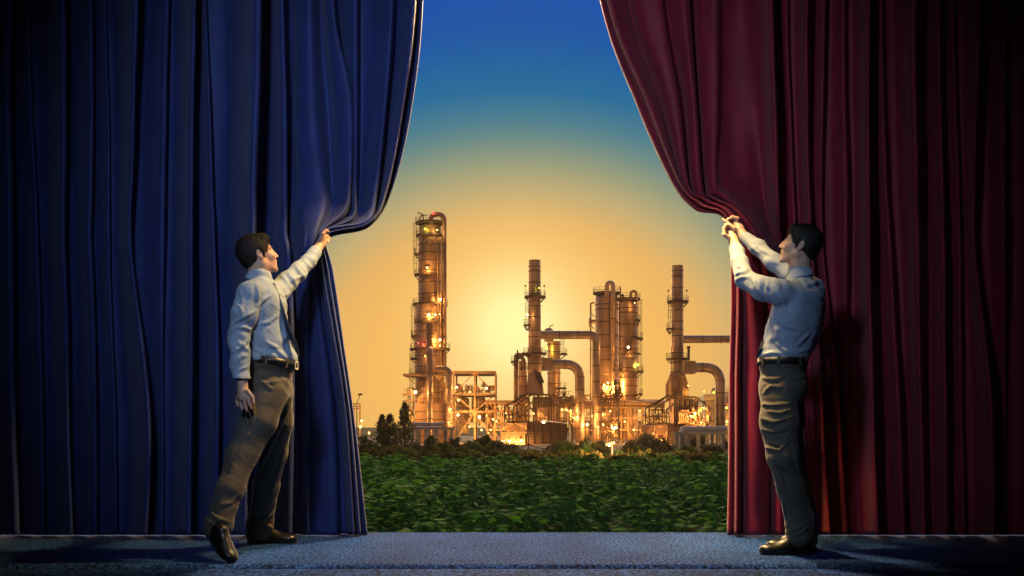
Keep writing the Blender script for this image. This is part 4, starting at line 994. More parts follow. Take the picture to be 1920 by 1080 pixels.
# ---- tall column
def tall_column():
    d = 240; base = K(806, 800, d); base.z = GZ
    t = thing('distillation_column', base, 'tallest brown clad column with lit platforms and a looping pipe over its top', 'column', 'process columns of the plant')
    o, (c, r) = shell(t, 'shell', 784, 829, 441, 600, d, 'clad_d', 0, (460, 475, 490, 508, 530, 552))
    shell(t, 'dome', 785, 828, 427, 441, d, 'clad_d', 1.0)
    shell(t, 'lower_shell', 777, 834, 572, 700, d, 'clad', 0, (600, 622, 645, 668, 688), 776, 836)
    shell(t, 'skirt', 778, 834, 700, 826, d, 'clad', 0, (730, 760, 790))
    def pl(py, l, rr, a0=0, a1=2*PI): platform(t, (c.x, c.y, K(0, py, d).z), l/F*d, rr/F*d, a0, a1)
    pl(418, 4, 28); pl(442, 22, 27); pl(516, 22, 30, R(170), R(310)); pl(571, 28, 33, R(150), R(400)); pl(605, 28, 34, R(215), R(325)); pl(655, 29, 38, R(165), R(385)); pl(630, 29, 36, R(160), R(215)); pl(673, 29, 37, R(160), R(230)); pl(476, 22, 30, R(160), R(205)); pl(703, 29, 40, R(150), R(390))
    ladder(t, K(780, 0, d).x, c.y-2, K(0, 515, d).z, K(0, 420, d).z); ladder(t, K(776, 0, d).x, c.y-2, K(0, 655, d).z, K(0, 571, d).z); ladder(t, K(773, 0, d).x, c.y-2, K(0, 800, d).z, K(0, 655, d).z)
    pipe(t, 'overhead_pipe', [K(808, 424, d-1.6), K(808, 402, d-1.6), K(833, 402, d-1.6), K(833, 690, d-1.6)], .52, 'clad_d', 1.5, 14, 6)
    for a, b_ in ((826, 12), (821, 9)): pipe(t, 'riser_pipe', [K(a, 455, d-3.1), K(a, 700, d-3.1)], .16, 'steel', None, 8)
    m = MB(); m.tube(bend([K(787, 418, d), K(787, 407, d), K(794, 402, d)], .6), .12, 8); m.tube(bend([K(783, 399, d), K(790, 400, d), K(794, 406, d), K(794, 418, d)], .6), .12, 8); m.bar(K(794, 404, d), K(801, 403, d), .16)
    m.build('vent_mast', M['steel_d'], t)
    w = MB()
    for px in (806, 826): w.lathe(K(px, 451, d-2.55), [(.55, 0), (.7, .05), (.7, .3), (.5, .35)], 20, (0, -1, 0))
    w.build('manway', M['clad_d'], t)
    lamp_on(t, 801, 502, d-3.6, 500, .30, 'glow'); lamp_on(t, 826, 561, d-3.2, 380, .30, 'glow_w'); lamp_on(t, 804, 590, d-4.4, 420, .34, 'glow_w'); lamp_on(t, 816, 590, d-4.4, 160, .26, 'glow_w'); lamp_on(t, 824, 589, d-4.0, 60, .2)
    lamp_on(t, 825, 637, d-4.0, 420, .34, 'glow_w'); lamp_on(t, 825, 648, d-4.0, 100, .24, 'glow'); lamp_on(t, 812, 398, d-1.8, 25, .16, 'glow_r', (1, .1, .06)); lamp_on(t, 797, 429, d-3.0, 120, .22, 'glow_y', (.8, .75, .1)); lamp_on(t, 820, 431, d-3.2, 160, .22, 'glow', (1, .6, .15)); lamp_on(t, 784, 643, d-3.6, 60, .18, 'glow_r', (1, .2, .1)); lamp_on(t, 797, 667, d-4.4, 90, .2)
tall_column()
def elbow_duct(px0, py0, px1, pyb, d, r, label, cat='duct', name='elbow_duct', fl=3.2, rb=None, m='duct'):
    base = K(px1, 800, d); base.z = GZ
    t = thing(name, base, label, cat, 'large elbow ducts of the plant')
    pipe(t, 'duct', [K(px0, py0, d), K(px1, py0, d), K(px1, pyb, d)], r, m, rb or r*1.9, 24, fl)
    return t
# pipes in front of the tall column
t = thing('vertical_pipe', K(806, 830, 232), 'thick grey pipe with a hooked top standing before the tallest column', 'pipe', 'large elbow ducts of the plant')
pipe(t, 'pipe', [K(806, 660, 238), K(806, 653, 236), K(806, 656, 232), K(806, 828, 232)], 6/F*232, 'duct', .5, 20, 4)
pipe(t, 'upper_pipe', [K(806, 606, 235), K(806, 648, 235)], .82, 'clad_d', None, 16, 2)
elbow_duct(817, 692, 842, 828, 232, 6.2/F*232, 'short elbow duct bending down right of the tallest column')
# ---- structure with dark panels under the tall column
def panel_house():
    d = 236; t = thing('panel_building', K(805, 826, d), 'dark panelled block at the foot of the tallest column', 'building')
    b = MB(); a = K(782, 716, d); c = K(836, 757, d); b.box(a.x, c.x, d-1, d+6, c.z, a.z); b.cur = 1
    for k in range(1, 4): x = a.x+(c.x-a.x)*k/4; b.box(x-.05, x+.05, d-1.06, d-1, c.z, a.z)
    for k in range(1, 4): z = c.z+(a.z-c.z)*k/4; b.box(a.x, c.x, d-1.09, d-1.03, z-.05, z+.05)
    b.build('upper_wall', M['clad_d'], t)
    b = MB(); b.box(K(780, 0, d).x, K(838, 0, d).x, d-2, d+7, GZ, K(0, 757, d).z-.02); b.cur = 1
    for k in range(1, 5): z = GZ+(K(0, 757, d).z-GZ)*k/5; b.box(K(780, 0, d).x, K(838, 0, d).x, d-2.06, d-2, z-.06, z+.06)
    b.build('lower_wall', M['panel'], t)
    b = MB(); b.box(K(758, 0, d).x, K(800, 0, d).x, d-3, d+5, K(0, 706, d).z, K(0, 702, d).z); b.bar(K(762, 704, d-2), K(778, 720, d-2), .2); b.build('canopy', M['steel'], t)
    for k in range(3):
        o = k*3.2; m = MB(); m.tube(bend([K(835, 727+o, d-1.6), K(827+o, 727+o, d-1.6), K(827+o, 752, d-1.6)], .4, 3), .14, 6); m.build('small_pipe', M['steel'], t)
    # side stair tower, lit
    f = MB(); zs = [K(0, y, d).z for y in (798, 775, 752, 740, 727)]
    for x in (758, 767, 776):
        for y in (d-3, d): f.bar((K(x, 0, d).x, y, GZ), (K(x, 0, d).x, y, zs[2 if x == 758 else 4]), .18)
    for z in zs[:4]: f.box(K(757, 0, d).x, K(779, 0, d).x, d-3.2, d, z-.1, z+.1)
    rs = random.Random(5)
    for k in range(26):
        x = rs.uniform(758, 777); y = rs.uniform(728, 785); f.bar(K(x, y, d-1), K(x+rs.uniform(-4, 4), y+rs.uniform(-5, 5), d-1), .1)
    for k in range(8): f.bar(K(758+k*2.7, 727, d-3), K(758+k*2.7, 738, d-3), .07)
    f.build('stair_frame', M['steel'], t)
    v = MB(); v.lathe(K(769, 796, d-1.5), [(.7, 0), (.75, 1), (.75, 3.2), (.4, 3.7)], 16); v.build('small_vessel', M['tank'], t)
    lamp_on(t, 779, 735, d-4.2, 700, .42, 'glow_w'); lamp_on(t, 768, 775, d-4, 350, .25, 'glow'); lamp_on(t, 765, 790, d-4, 200, .2, 'glow')
panel_house()
# ---- generic lit steel structure
def steel_frame(t, x0, x1, pyt, d0, d1, nx, levels, sec=.28, brace=True, name='frame', m='steel'):
    b = MB(); xs = [K(x0+(x1-x0)*k/nx, 0, d0).x for k in range(nx+1)]; zt = K(0, pyt, d0).z; zl = [K(0, y, d0).z for y in levels]
    for y in (d0, d1):
        for x in xs: b.bar((x, y, GZ), (x, y, zt), sec)
        for z in [zt]+zl: b.bar((xs[0], y, z), (xs[-1], y, z), sec*.9, sec*1.2)
    for x in xs:
        for z in [zt]+zl: b.bar((x, d0, z), (x, d1, z), sec*.8)
    if brace:
        zz = sorted([GZ]+zl+[zt])
        for j in range(len(zz)-1):
            for k in range(nx):
                if (j+k) % 2 == 0: b.bar((xs[k], d0, zz[j]), (xs[k+1], d0, zz[j+1]), sec*.55)
                else: b.bar((xs[k+1], d0, zz[j]), (xs[k], d0, zz[j+1]), sec*.55)
    return b.build(name, M[m], t)
def clutter(t, x0, x1, y0, y1, d, n, seed, m='steel', r=(.06, .2)):
    rs = random.Random(seed)
    for k in range(min(n, 95)):
        b = MB(); nm = 'small_pipe'
        x = rs.uniform(x0, x1); y = rs.uniform(y0, y1); dd = d+rs.uniform(-1.5, 1.5); q = rs.random(); rr = rs.uniform(*r)
        if q < .45: b.tube([K(x, y, dd), K(x, min(y1+4, y+rs.uniform(3, 14)), dd)], rr, 6)
        elif q < .75: b.tube(bend([K(x, y, dd), K(x+rs.uniform(3, 10), y, dd), K(x+rs.uniform(3, 10), y+rs.uniform(2, 8), dd)], .3, 3), rr, 6)
        elif q < .9: p = K(x, y, dd); b.lathe(p, [(rr*2.2, 0), (rr*2.6, .3), (rr*2.6, .8), (rr*1.4, 1.1)], 10); nm = 'small_drum'
        else: b.bar(K(x-3, y, dd), K(x+3, y, dd), .1); [b.bar(K(x+q2, y, dd), K(x+q2, y-4, dd), .06) for q2 in (-3, -1.5, 0, 1.5, 3)]; b.bar(K(x-3, y-4, dd), K(x+3, y-4, dd), .06); nm = 'handrail'
        b.build(nm, M[m], t)
t = thing('steel_structure', K(890, 830, 240), 'open steel process structure with a roofed top deck right of the tallest column', 'steel frame', 'open steel frames of the plant')
steel_frame(t, 851, 929, 698, 238, 250, 2, (739, 772), .36)
b = MB(); b.box(K(846, 0, 238).x, K(930, 0, 238).x, 236, 252, K(0, 700, 238).z, K(0, 696.5, 238).z); b.build('roof_deck', M['steel'], t)
b = MB(); b.box(K(850, 0, 238).x, K(928, 0, 238).x, 237, 251, K(0, 742, 238).z, K(0, 739, 238).z); b.build('floor_deck', M['steel_d'], t)
clutter(t, 855, 925, 724, 736, 241, 60, 3, 'steel'); clutter(t, 855, 925, 748, 795, 243, 70, 4, 'steel')
shell(t, 'vessel', 884, 910, 750, 792, 246, 'tank', 1.3, (765, 780)); shell(t, 'vessel', 858, 880, 752, 812, 247, 'tank', 1.0, (765, 780)); shell(t, 'vessel', 912, 926, 760, 812, 247, 'tank', .8, (775,))
for q in ((856, 726, 700, .3), (912, 728, 600, .3), (860, 750, 500, .28), (859, 778, 600, .3), (899, 782, 900, .38), (913, 779, 350, .25), (882, 735, 300, .2), (903, 806, 500, .25), (880, 800, 500, .25), (915, 812, 300, .22)): lamp_on(t, q[0], q[1], 235, q[2], q[3], 'glow_w' if q[3] > .28 else 'glow')
t = thing('steel_structure', K(950, 830, 236), 'lower open steel frame with a flat canopy left of the first heater', 'steel frame', 'open steel frames of the plant')
steel_frame(t, 914, 992, 752, 234, 246, 6, (770, 786, 806), .26)
b = MB(); b.box(K(911, 0, 234).x, K(985, 0, 234).x, 232, 248, K(0, 757, 234).z, K(0, 751, 234).z); b.build('canopy', M['steel'], t)
clutter(t, 918, 990, 762, 822, 240, 110, 8)
for q in ((925, 786, 500, .28), (931, 790, 500, .25), (920, 806, 300, .22), (948, 775, 300, .2), (905, 820, 300, .22)): lamp_on(t, q[0], q[1], 231, q[2], q[3])
# ---- flare stacks / chimneys
def chimney(x0, x1, top, x0b, x1b, wide_top, wide_bot, wx0, wx1, plats, d, label, lad, bands):
    t = thing('chimney_stack', K((x0+x1)/2, 826, d), label, 'chimney', 'chimney stacks of the plant')
    o, (c, r) = shell(t, 'shell', x0, x1, top, wide_top, d, 'duct', 0, bands, x0b, x1b)
    shell(t, 'lower_shell', wx0, wx1, wide_top, wide_bot, d, 'duct', 0, range(wide_top+12, wide_bot, 18))
    for py, l, rr in plats:
        cx = c.x; platform(t, (cx, d, K(0, py, d).z), l/F*d, rr/F*d, 0, 2*PI)
    for lx, ya, yb in lad: ladder(t, K(lx, 0, d).x, d-.6, K(0, yb, d).z, K(0, ya, d).z)
    for px, py in ((x0-7, plats[0][0]-20), (x1+6, plats[0][0]-20)):
        m = MB(); m.bar(K(px, py, d), K(px, py+20, d), .06); m.lathe(K(px, py, d), [(.03, -.1), (.2, 0), (.2, .2), (.03, .35)], 10); m.build('beacon_mast', M['steel_d'], t)
    return t
t = chimney(992, 1014.5, 488, 990.5, 1014.5, 652, 700, 989, 1015.5, [(557, 11, 20.5), (663, 12.5, 22)], 240, 'tall grey chimney stack left of the overhead duct, with a lamp on its ladder', [(988, 566, 612)], (500, 509, 530, 552, 574, 595, 620, 632))
platform(t, (K(988, 0, 240).x, 239.5, K(0, 610, 240).z), .1, .8, R(90), R(350)); lamp_on(t, 988.5, 590, 237.6, 150, .30, 'glow_w'); lamp_on(t, 1011, 540, 237.8, 20, .15, 'glow_y', (.6, .7, .1))
b = MB(); b.lathe(K(1002, 742, 240), [(1.3, 0), (1.3, 5)], 20); a = K(990, 700, 239); 
b.add([K(990, 700, 238), K(1015, 700, 238), K(1020, 742, 236), K(986, 742, 236), K(990, 700, 242), K(1015, 700, 242), K(1020, 742, 244), K(986, 742, 244)], [(0,1,2,3), (7,6,5,4), (0,3,7,4), (1,5,6,2), (3,2,6,7), (0,4,5,1)]); b.build('hood', M['clad'], t)
b = MB(); b.add([K(1000, 690, 237), K(1014, 700, 237), K(1021, 718, 236), K(1009, 718, 236), K(1000, 690, 237.6), K(1014, 700, 237.6), K(1021, 718, 236.6), K(1009, 718, 236.6)], [(0,1,2,3), (7,6,5,4), (0,3,7,4), (1,5,6,2), (3,2,6,7), (0,4,5,1)]); b.build('damper_plate', M['steel_d'], t)
t = chimney(1260, 1281.5, 498, 1259, 1281.5, 650, 704, 1257, 1281.5, [(566, 11, 20.5), (673, 13, 22)], 238, 'tall grey chimney stack at right, beside the crimson curtain', [(1255, 568, 614)], (508, 519, 540, 562, 582, 603, 618, 630))
platform(t, (K(1255, 0, 238).x, 237.5, K(0, 617, 238).z), .1, .8, R(90), R(350))
b = MB(); p = lambda x, y, dd: K(x, y, dd)
b.add([p(1257, 700, 236), p(1284, 700, 236), p(1291, 722, 235), p(1291, 752, 234), p(1248, 752, 234), p(1248, 722, 235)]+[p(1257, 700, 240), p(1284, 700, 240), p(1291, 722, 241), p(1291, 752, 242), p(1248, 752, 242), p(1248, 722, 241)], [(0,1,2,5), (5,2,3,4), (11,8,7,6), (10,9,8,11), (0,6,7,1), (1,7,8,2), (2,8,9,3), (5,11,6,0), (4,10,11,5)])
b.build('hood', M['clad'], t)
b = MB(); [b.lathe(K(x, 752, 234), [(r_, 0), (r_, 5.2)], 14) for x, r_ in ((1262, .9),)]; [b.bar(K(1270+k*4, 700+k*3, 233.8), K(1270+k*5, 750, 233), .2) for k in range(4)]; b.build('riser', M['steel'], t)
b = MB(); b.bar(K(1291, 650, 238), K(1291, 676, 238), .5); b.box(K(1288, 0, 237).x, K(1294, 0, 237).x, 236.8, 237.4, K(0, 654, 237).z, K(0, 649, 237).z); b.build('marker_post', M['steel_d'], t)
lamp_on(t, 1290.5, 723, 233, 60, .2)
# ---- ducts
t = elbow_duct(1014, 628, 1118, 832, 236, 7.8/F*236, 'highest overhead duct running right from the first chimney and down')
t = elbow_duct(1030, 683, 1087, 828, 234, 9.0/F*234, 'lower thicker elbow duct right of the first chimney', fl=2.6, rb=3.4)
b = MB(); b.box(K(1016, 0, 233).x, K(1036, 0, 233).x, 232.6, 236, K(0, 694, 233).z, K(0, 671, 233).z); [b.box(K(x, 0, 233).x, K(x+.8, 0, 233).x, 232.5, 236, K(0, 695, 233).z, K(0, 670, 233).z) for x in (1018, 1023, 1029, 1033)]; b.build('expansion_joint', M['duct'], t)
elbow_duct(1282, 636, 1420, 832, 236, 7.3/F*236, 'highest overhead duct running right from the second chimney behind the crimson curtain')
t = elbow_duct(1282, 689, 1350.5, 832, 234, 9.2/F*234, 'lower thicker elbow duct right of the second chimney', fl=2.6, rb=3.4)
b = MB(); b.box(K(1282, 0, 233).x, K(1304, 0, 233).x, 232.6, 236, K(0, 700, 233).z, K(0, 677, 233).z); [b.box(K(x, 0, 233).x, K(x+.8, 0, 233).x, 232.5, 236, K(0, 701, 233).z, K(0, 676, 233).z) for x in (1284, 1290, 1296, 1301)]; b.build('expansion_joint', M['duct'], t)
# ---- vessels
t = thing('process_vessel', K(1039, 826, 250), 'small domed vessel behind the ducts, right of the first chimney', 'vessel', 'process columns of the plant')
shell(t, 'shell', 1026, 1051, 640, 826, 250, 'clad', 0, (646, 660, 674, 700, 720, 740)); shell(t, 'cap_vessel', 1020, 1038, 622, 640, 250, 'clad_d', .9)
b = MB(); b.tube(bend([K(1030, 616, 250), K(1031, 611, 250), K(1038, 609, 250)], .4), .1, 6); b.build('vent_pipe', M['steel_d'], t)
platform(t, (K(1039, 0, 250).x, 250, K(0, 664, 250).z), 1.5, 3.0, R(-60), R(30)); platform(t, (K(1039, 0, 250).x, 250, K(0, 728, 250).z), 1.5, 2.8, R(-60), R(30)); ladder(t, K(1054, 0, 250).x, 249, K(0, 664, 250).z, K(0, 636, 250).z)
lamp_on(t, 1024, 653, 247, 260, .3, 'glow_y', (1, .8, .1))
t = thing('process_vessel', K(979, 826, 242), 'small vessel with looped pipes left of the first chimney', 'vessel', 'process columns of the plant')
shell(t, 'shell', 972, 988, 682, 826, 242, 'clad', .8, (690, 706, 724, 742)); pipe(t, 'looped_pipe', [K(966, 826, 240), K(966, 664, 240), K(980, 664, 240), K(980, 680, 240)], .32, 'clad_d', .7, 10, 4); pipe(t, 'looped_pipe', [K(970, 826, 240), K(970, 672, 240), K(984, 672, 240), K(984, 684, 240)], .2, 'steel', .5, 8, 4)
platform(t, (K(967, 0, 240).x, 240, K(0, 678, 240).z), .2, 1.1, R(90), R(300)); clutter(t, 966, 990, 664, 690, 239, 20, 31, 'steel_d')
t = thing('distillation_column', K(1137, 826, 246), 'broad domed column with an inverted U pipe, right of the overhead duct', 'column', 'process columns of the plant')
o, (c, r) = shell(t, 'shell', 1115, 1160, 561, 826, 246, 'clad', 1.5, (572, 581, 605, 629, 652, 676, 700, 722), seg=40)
platform(t, (c.x, c.y, K(0, 550, 246).z), .3, 26/F*246, 0, 2*PI)
pipe(t, 'overhead_pipe', [K(1138, 556, 243), K(1138, 530, 243), K(1149.5, 530, 242), K(1149.5, 800, 242)], .50, 'clad', 1.3, 14, 7)
pipe(t, 'side_pipe', [K(1115, 568, 244), K(1107.5, 568, 244), K(1107.5, 826, 244)], .18, 'clad_d', .4, 8, 5)
b = MB(); b.lathe(K(1104, 604, 243), [(.1, 0), (1.0, .05), (1.0, .5), (.6, .6)], 18, (1, 0, 0)); b.tube([K(1104, 603, 243), K(1117, 603, 243)], .45, 12); b.bar(K(1107, 586, 244), K(1115, 594, 244), .15); b.bar(K(1107, 609, 244), K(1115, 618, 244), .15); b.build('valve', M['clad_d'], t)
b = MB()
for k in range(9): b.bar(K(1153, 570+k*28, 244), K(1161, 582+k*28, 244), .14)
for x in (1153, 1161): b.bar(K(x, 558, 244), K(x, 826, 244), .16)
b.build('ladder_tower', M['steel'], t)
pipe(t, 'top_nozzle', [K(1164, 560, 244), K(1164, 553, 244), K(1169, 553, 244), K(1169, 560, 244)], .25, 'clad_d', .4, 8); b = MB(); b.tube(bend([K(1164, 550, 245), K(1164, 540, 245), K(1162, 536, 245)], .3), .09, 6); b.build('vent_pipe', M['steel_d'], t)
for q in ((1133, 722, 900, .3), (1140, 718, 700, .26), (1150, 724, 500, .26), (1146, 735, 300, .2)): lamp_on(t, q[0], q[1], 240.5, q[2], q[3], 'glow')
t = thing('distillation_column', K(1179, 826, 242), 'slimmer column with a lit half way platform and small U pipe, right of broad domed one', 'column', 'process columns of the plant')
o, (c, r) = shell(t, 'shell', 1160, 1196, 570, 698, 242, 'clad_d', 1.2, (578, 587, 609, 632, 655), seg=36); shell(t, 'lower_shell', 1161, 1196, 699, 826, 242, 'clad', 0, (708, 724, 742, 760))
shell(t, 'side_drum', 1168, 1194, 667, 696, 238.5, 'clad', .2, (672, 690))
def pl(py, l, rr, a0, a1): platform(t, (c.x, c.y, K(0, py, 242).z), l/F*242, rr/F*242, a0, a1)
pl(561, 1, 23, 0, 2*PI); pl(601, 18, 23, R(-60), R(20)); pl(635, 18, 28, R(-80), R(25)); pl(664, 18, 24, R(-130), R(-20)); pl(697, 18, 29, R(150), R(400)); pl(739, 18, 27, R(-50), R(25))
pipe(t, 'overhead_pipe', [K(1182.5, 562, 240), K(1182.5, 546, 240), K(1193, 546, 240), K(1193, 562, 240)], .30, 'clad_d', .9, 12); ladder(t, K(1198, 0, 242).x, 240, K(0, 740, 242).z, K(0, 563, 242).z)
lamp_on(t, 1178, 651, 237.4, 420, .36, 'glow_w'); lamp_on(t, 1196, 684, 238, 160, .26, 'glow_y', (1, .75, .1)); lamp_on(t, 1190, 568, 238, 160, .2, 'glow')
clutter(t, 1153, 1162, 720, 752, 238, 24, 41, 'steel_d'); clutter(t, 1126, 1156, 728, 750, 240, 46, 42, 'steel')
# ---- long pipe rack
def rack():
    t = thing('pipe_rack', K(1150, 826, 238), 'long lit pipe rack running between the two heaters behind the ducts', 'pipe rack')
    steel_frame(t, 1036, 1216, 764, 236, 246, 14, (784, 806), .22)
    for i, (y, r) in enumerate(((756, .55), (762, .3), (751, .25))): pipe(t, 'long_pipe', [K(1020, y, 238+i*2.5), K(1246, y, 238+i*2.5)], r, 'clad', None, 12, 8)
    clutter(t, 1040, 1214, 768, 824, 242, 170, 51); clutter(t, 1040, 1100, 740, 756, 242, 30, 52)
    for x in (1052, 1100, 1136, 1152, 1166, 1180, 1200): shell(t, 'drum', x-6, x+6, 790+(x % 7), 826, 247, 'tank', .5, ())
    for q in ((1066, 743, 350, .3), (1070, 770, 350, .28), (1101, 796, 600, .34), (1148, 802, 800, .36), (1155, 802, 600, .34), (1075, 783, 350, .22), (1131, 775, 300, .2), (1110, 780, 300, .2), (1172, 790, 350, .24), (1188, 806, 350, .22), (1210, 792, 250, .22), (1200, 770, 250, .2)): lamp_on(t, q[0], q[1], 233.5, q[2], q[3], 'glow_w' if q[3] > .3 else 'glow')
rack()
# ---- fired heaters with trussed stair roofs
def heater(t, ox, oy, d, s_=1.0):
    """ox, oy: photo position of the apex of the trusswork"""
    q = lambda x, y, dd=0: K(ox+x, oy+y, d+dd)
    b = MB()
    # sloped handrail ribs to the left, stepping down
    for (x0, y0), (x1, y1) in (((0, 0), (-42, 24)), ((12, 0), (-26, 26)), ((28, 0), (-2, 26)), ((-4, 2), (-26, 18))): b.bar(q(x0, y0, -1), q(x1, y1, -1), .32)
    for x, y0, y1 in ((-42, 24, 54), (-34, 22, 54), (-26, 26, 54), (-18, 24, 54), (-10, 22, 54), (-2, 26, 54), (6, 20, 30), (28, 2, 24), (36, 2, 24), (44, 4, 24), (52, 4, 24), (20, 2, 24), (14, 4, 24)): b.bar(q(x, y0, -1), q(x, y1, -1), .24)
    b.bar(q(-4, 0, -1), q(54, 3, -1), .34)
    b.bar(q(54, 3, -1), q(80, 24, -1), .3); b.bar(q(28, 24, -1), q(82, 24, -1), .26); b.bar(q(-42, 54, -1), q(4, 52, -1), .3); b.bar(q(-42, 40, -1), q(4, 40, -1), .2); b.bar(q(79, 24, -1), q(79, 54, -1), .25)
    for k in range(8): b.bar(q(-42+k*6, 26, -1), q(-38+k*6, 53, -1), .12)
    for k in range(7): b.bar(q(-4-k*6, 26+k*3, -1.4), q(2-k*6, 36+k*3, -1.4), .14)
    b.build('stair_trusses', M['steel_d'], t)
    h = MB(); A = q(12, 6, 0); Bz = q(56, 26, 0); h.box(A.x, Bz.x, d, d+8, q(0, 56).z, A.z); h.cur = 1
    for k in range(10): x = A.x+(Bz.x-A.x)*k/9; h.box(x-.08, x+.08, d-.15, d, q(0, 56).z, A.z)
    h.build('upper_casing', M['panel'], t)
    l = MB(); A = q(-2, 52); Bz = q(74, 96); l.box(A.x, Bz.x, d-1, d+9, GZ, A.z); l.cur = 1
    for k in range(14): z = A.z-(A.z-GZ)*k/14; l.box(A.x-.1, Bz.x+.1, d-1.25, d-1, z-.14, z-.04)
    for k in range(6): x = A.x+(Bz.x-A.x)*k/5; l.box(x-.09, x+.09, d-1.2, d-1, GZ, A.z)
    l.build('louvred_wall', M['panel'], t)
    for k in range(6):     # nested header pipes bending down
        o = k*3.0; m = MB()
        m.tube(bend([q(-50, 56+o*.7, -2), q(-26-o*.9, 56+o*.7, -2), q(-26-o*.9, 70, -2)], .4, 3), .18, 6); m.build('header_pipe', M['clad'], t); m = MB(); m.tube(bend([q(0, 56+o*.7, -2), q(-22+o*1.1, 56+o*.7, -2), q(-22+o*1.1, 72, -2)], .4, 3), .18, 6); m.build('header_pipe', M['clad'], t); m = MB()
        m.tube(bend([q(40, 27+o, -2), q(22+o, 27+o, -2), q(22+o, 52, -2)], .4, 3), .16, 6); m.build('header_pipe', M['clad'], t)
    for k in range(15): r = MB(); r.tube([q(-48+k*3.1, 74, -1.8), q(-48+k*3.1, 106, -1.8)], .16, 6); r.build('vertical_tube', M['clad'], t)
    r = MB()
    r.bar(q(-50, 73, -2), q(0, 73, -2), .3); r.bar(q(-50, 96, -2), q(0, 96, -2), .2); r.build('tube_support', M['clad'], t)
t = thing('fired_heater', K(1020, 830, 230), 'trussed heater house with louvred pink wall behind the bright street lamp', 'heater', 'fired heaters of the plant')
heater(t, 988, 738, 230)
clutter(t, 990, 1062, 745, 765, 233, 30, 61, 'steel_d')
for q in ((944, 827, 500, .28), (955, 827, 500, .3), (968, 829, 350, .24), (978, 826, 600, .32), (1000, 775, 250, .2), (1054, 768, 250, .22), (1070, 772, 250, .22)): lamp_on(t, q[0], q[1], 227.2, q[2]*.8, q[3], 'glow_w' if q[3] > .27 else 'glow')
t = thing('fired_heater', K(1285, 830, 228), 'trussed heater house left of the right gantry, under the second chimney', 'heater', 'fired heaters of the plant')
heater(t, 1252, 742, 228)
clutter(t, 1285, 1335, 770, 800, 226, 70, 62, 'steel'); clutter(t, 1255, 1320, 746, 768, 231, 30, 63, 'steel_d')
for q in ((1303, 775, 800, .36), (1295, 780, 400, .24), (1320, 765, 300, .22), (1241, 824, 350, .26), (1315, 792, 300, .2)): lamp_on(t, q[0], q[1], 224.5, q[2], q[3], 'glow')
for nm, x0, x1, yt, d, lv, lab in (('a', 1050, 1074, 744, 231, (758, 772, 788, 804), 'narrow scaffold tower between the two big elbow ducts and the first heater'), ('b', 1222, 1246, 768, 233, (780, 792, 806), 'low scaffold tower left of the second heater'), ('c', 1128, 1160, 748, 232, (760, 774, 790, 806), 'lit scaffold tower at the foot of the broad domed column'), ('d', 838, 852, 742, 232, (756, 770, 786, 804), 'thin scaffold tower between the short elbow duct and the open steel deck')):
    t = thing('scaffold_tower', K((x0+x1)/2, 826, d), lab, 'scaffold', 'scaffold towers in the plant'); t.location.z = GZ
    steel_frame(t, x0, x1, yt, d, d+4, 2, lv, .17, True, 'frame', 'steel_d')
    for y in (yt,)+lv[::2]:
        b = MB(); b.box(K(x0, 0, d).x, K(x1, 0, d).x, d-.1, d+4, K(0, y, d).z, K(0, y, d).z+.12)
        xx = K(x0, 0, d).x
        while xx < K(x1, 0, d).x: b.bar((xx, d-.1, K(0, y, d).z), (xx, d-.1, K(0, y, d).z+1.1), .07); xx += .9
        b.bar((K(x0, 0, d).x, d-.1, K(0, y, d).z+1.1), (K(x1, 0, d).x, d-.1, K(0, y, d).z+1.1), .07); b.build('walkway', M['steel_d'], t)
    clutter(t, x0, x1, yt, 822, d+2, 40, 80+ord(nm), 'steel'); lamp_on(t, (x0+x1)/2, lv[1]-3, d-1, 260, .24, 'glow'); lamp_on(t, x0+3, lv[2]+6, d-1, 260, .22, 'glow')
# ---- tanks at far right
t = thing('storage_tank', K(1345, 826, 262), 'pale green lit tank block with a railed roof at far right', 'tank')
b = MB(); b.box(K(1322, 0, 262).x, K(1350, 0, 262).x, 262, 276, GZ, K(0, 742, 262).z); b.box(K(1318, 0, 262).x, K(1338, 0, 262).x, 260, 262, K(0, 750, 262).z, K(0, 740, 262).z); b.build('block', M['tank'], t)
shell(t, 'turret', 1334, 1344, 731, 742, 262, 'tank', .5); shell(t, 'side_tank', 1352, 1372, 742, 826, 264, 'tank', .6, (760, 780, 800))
clutter(t, 1350, 1366, 730, 815, 256, 40, 71, 'steel')
for q in ((1338, 736, 300, .25, 'glow_y'), (1320, 734, 60, .2, 'glow'), (1363, 790, 500, .3, 'glow'), (1358, 812, 400, .28, 'glow'), (1350, 800, 300, .22, 'glow'), (1362, 765, 200, .22, 'glow_y')): lamp_on(t, q[0], q[1], 255, q[2], q[3], q[4])
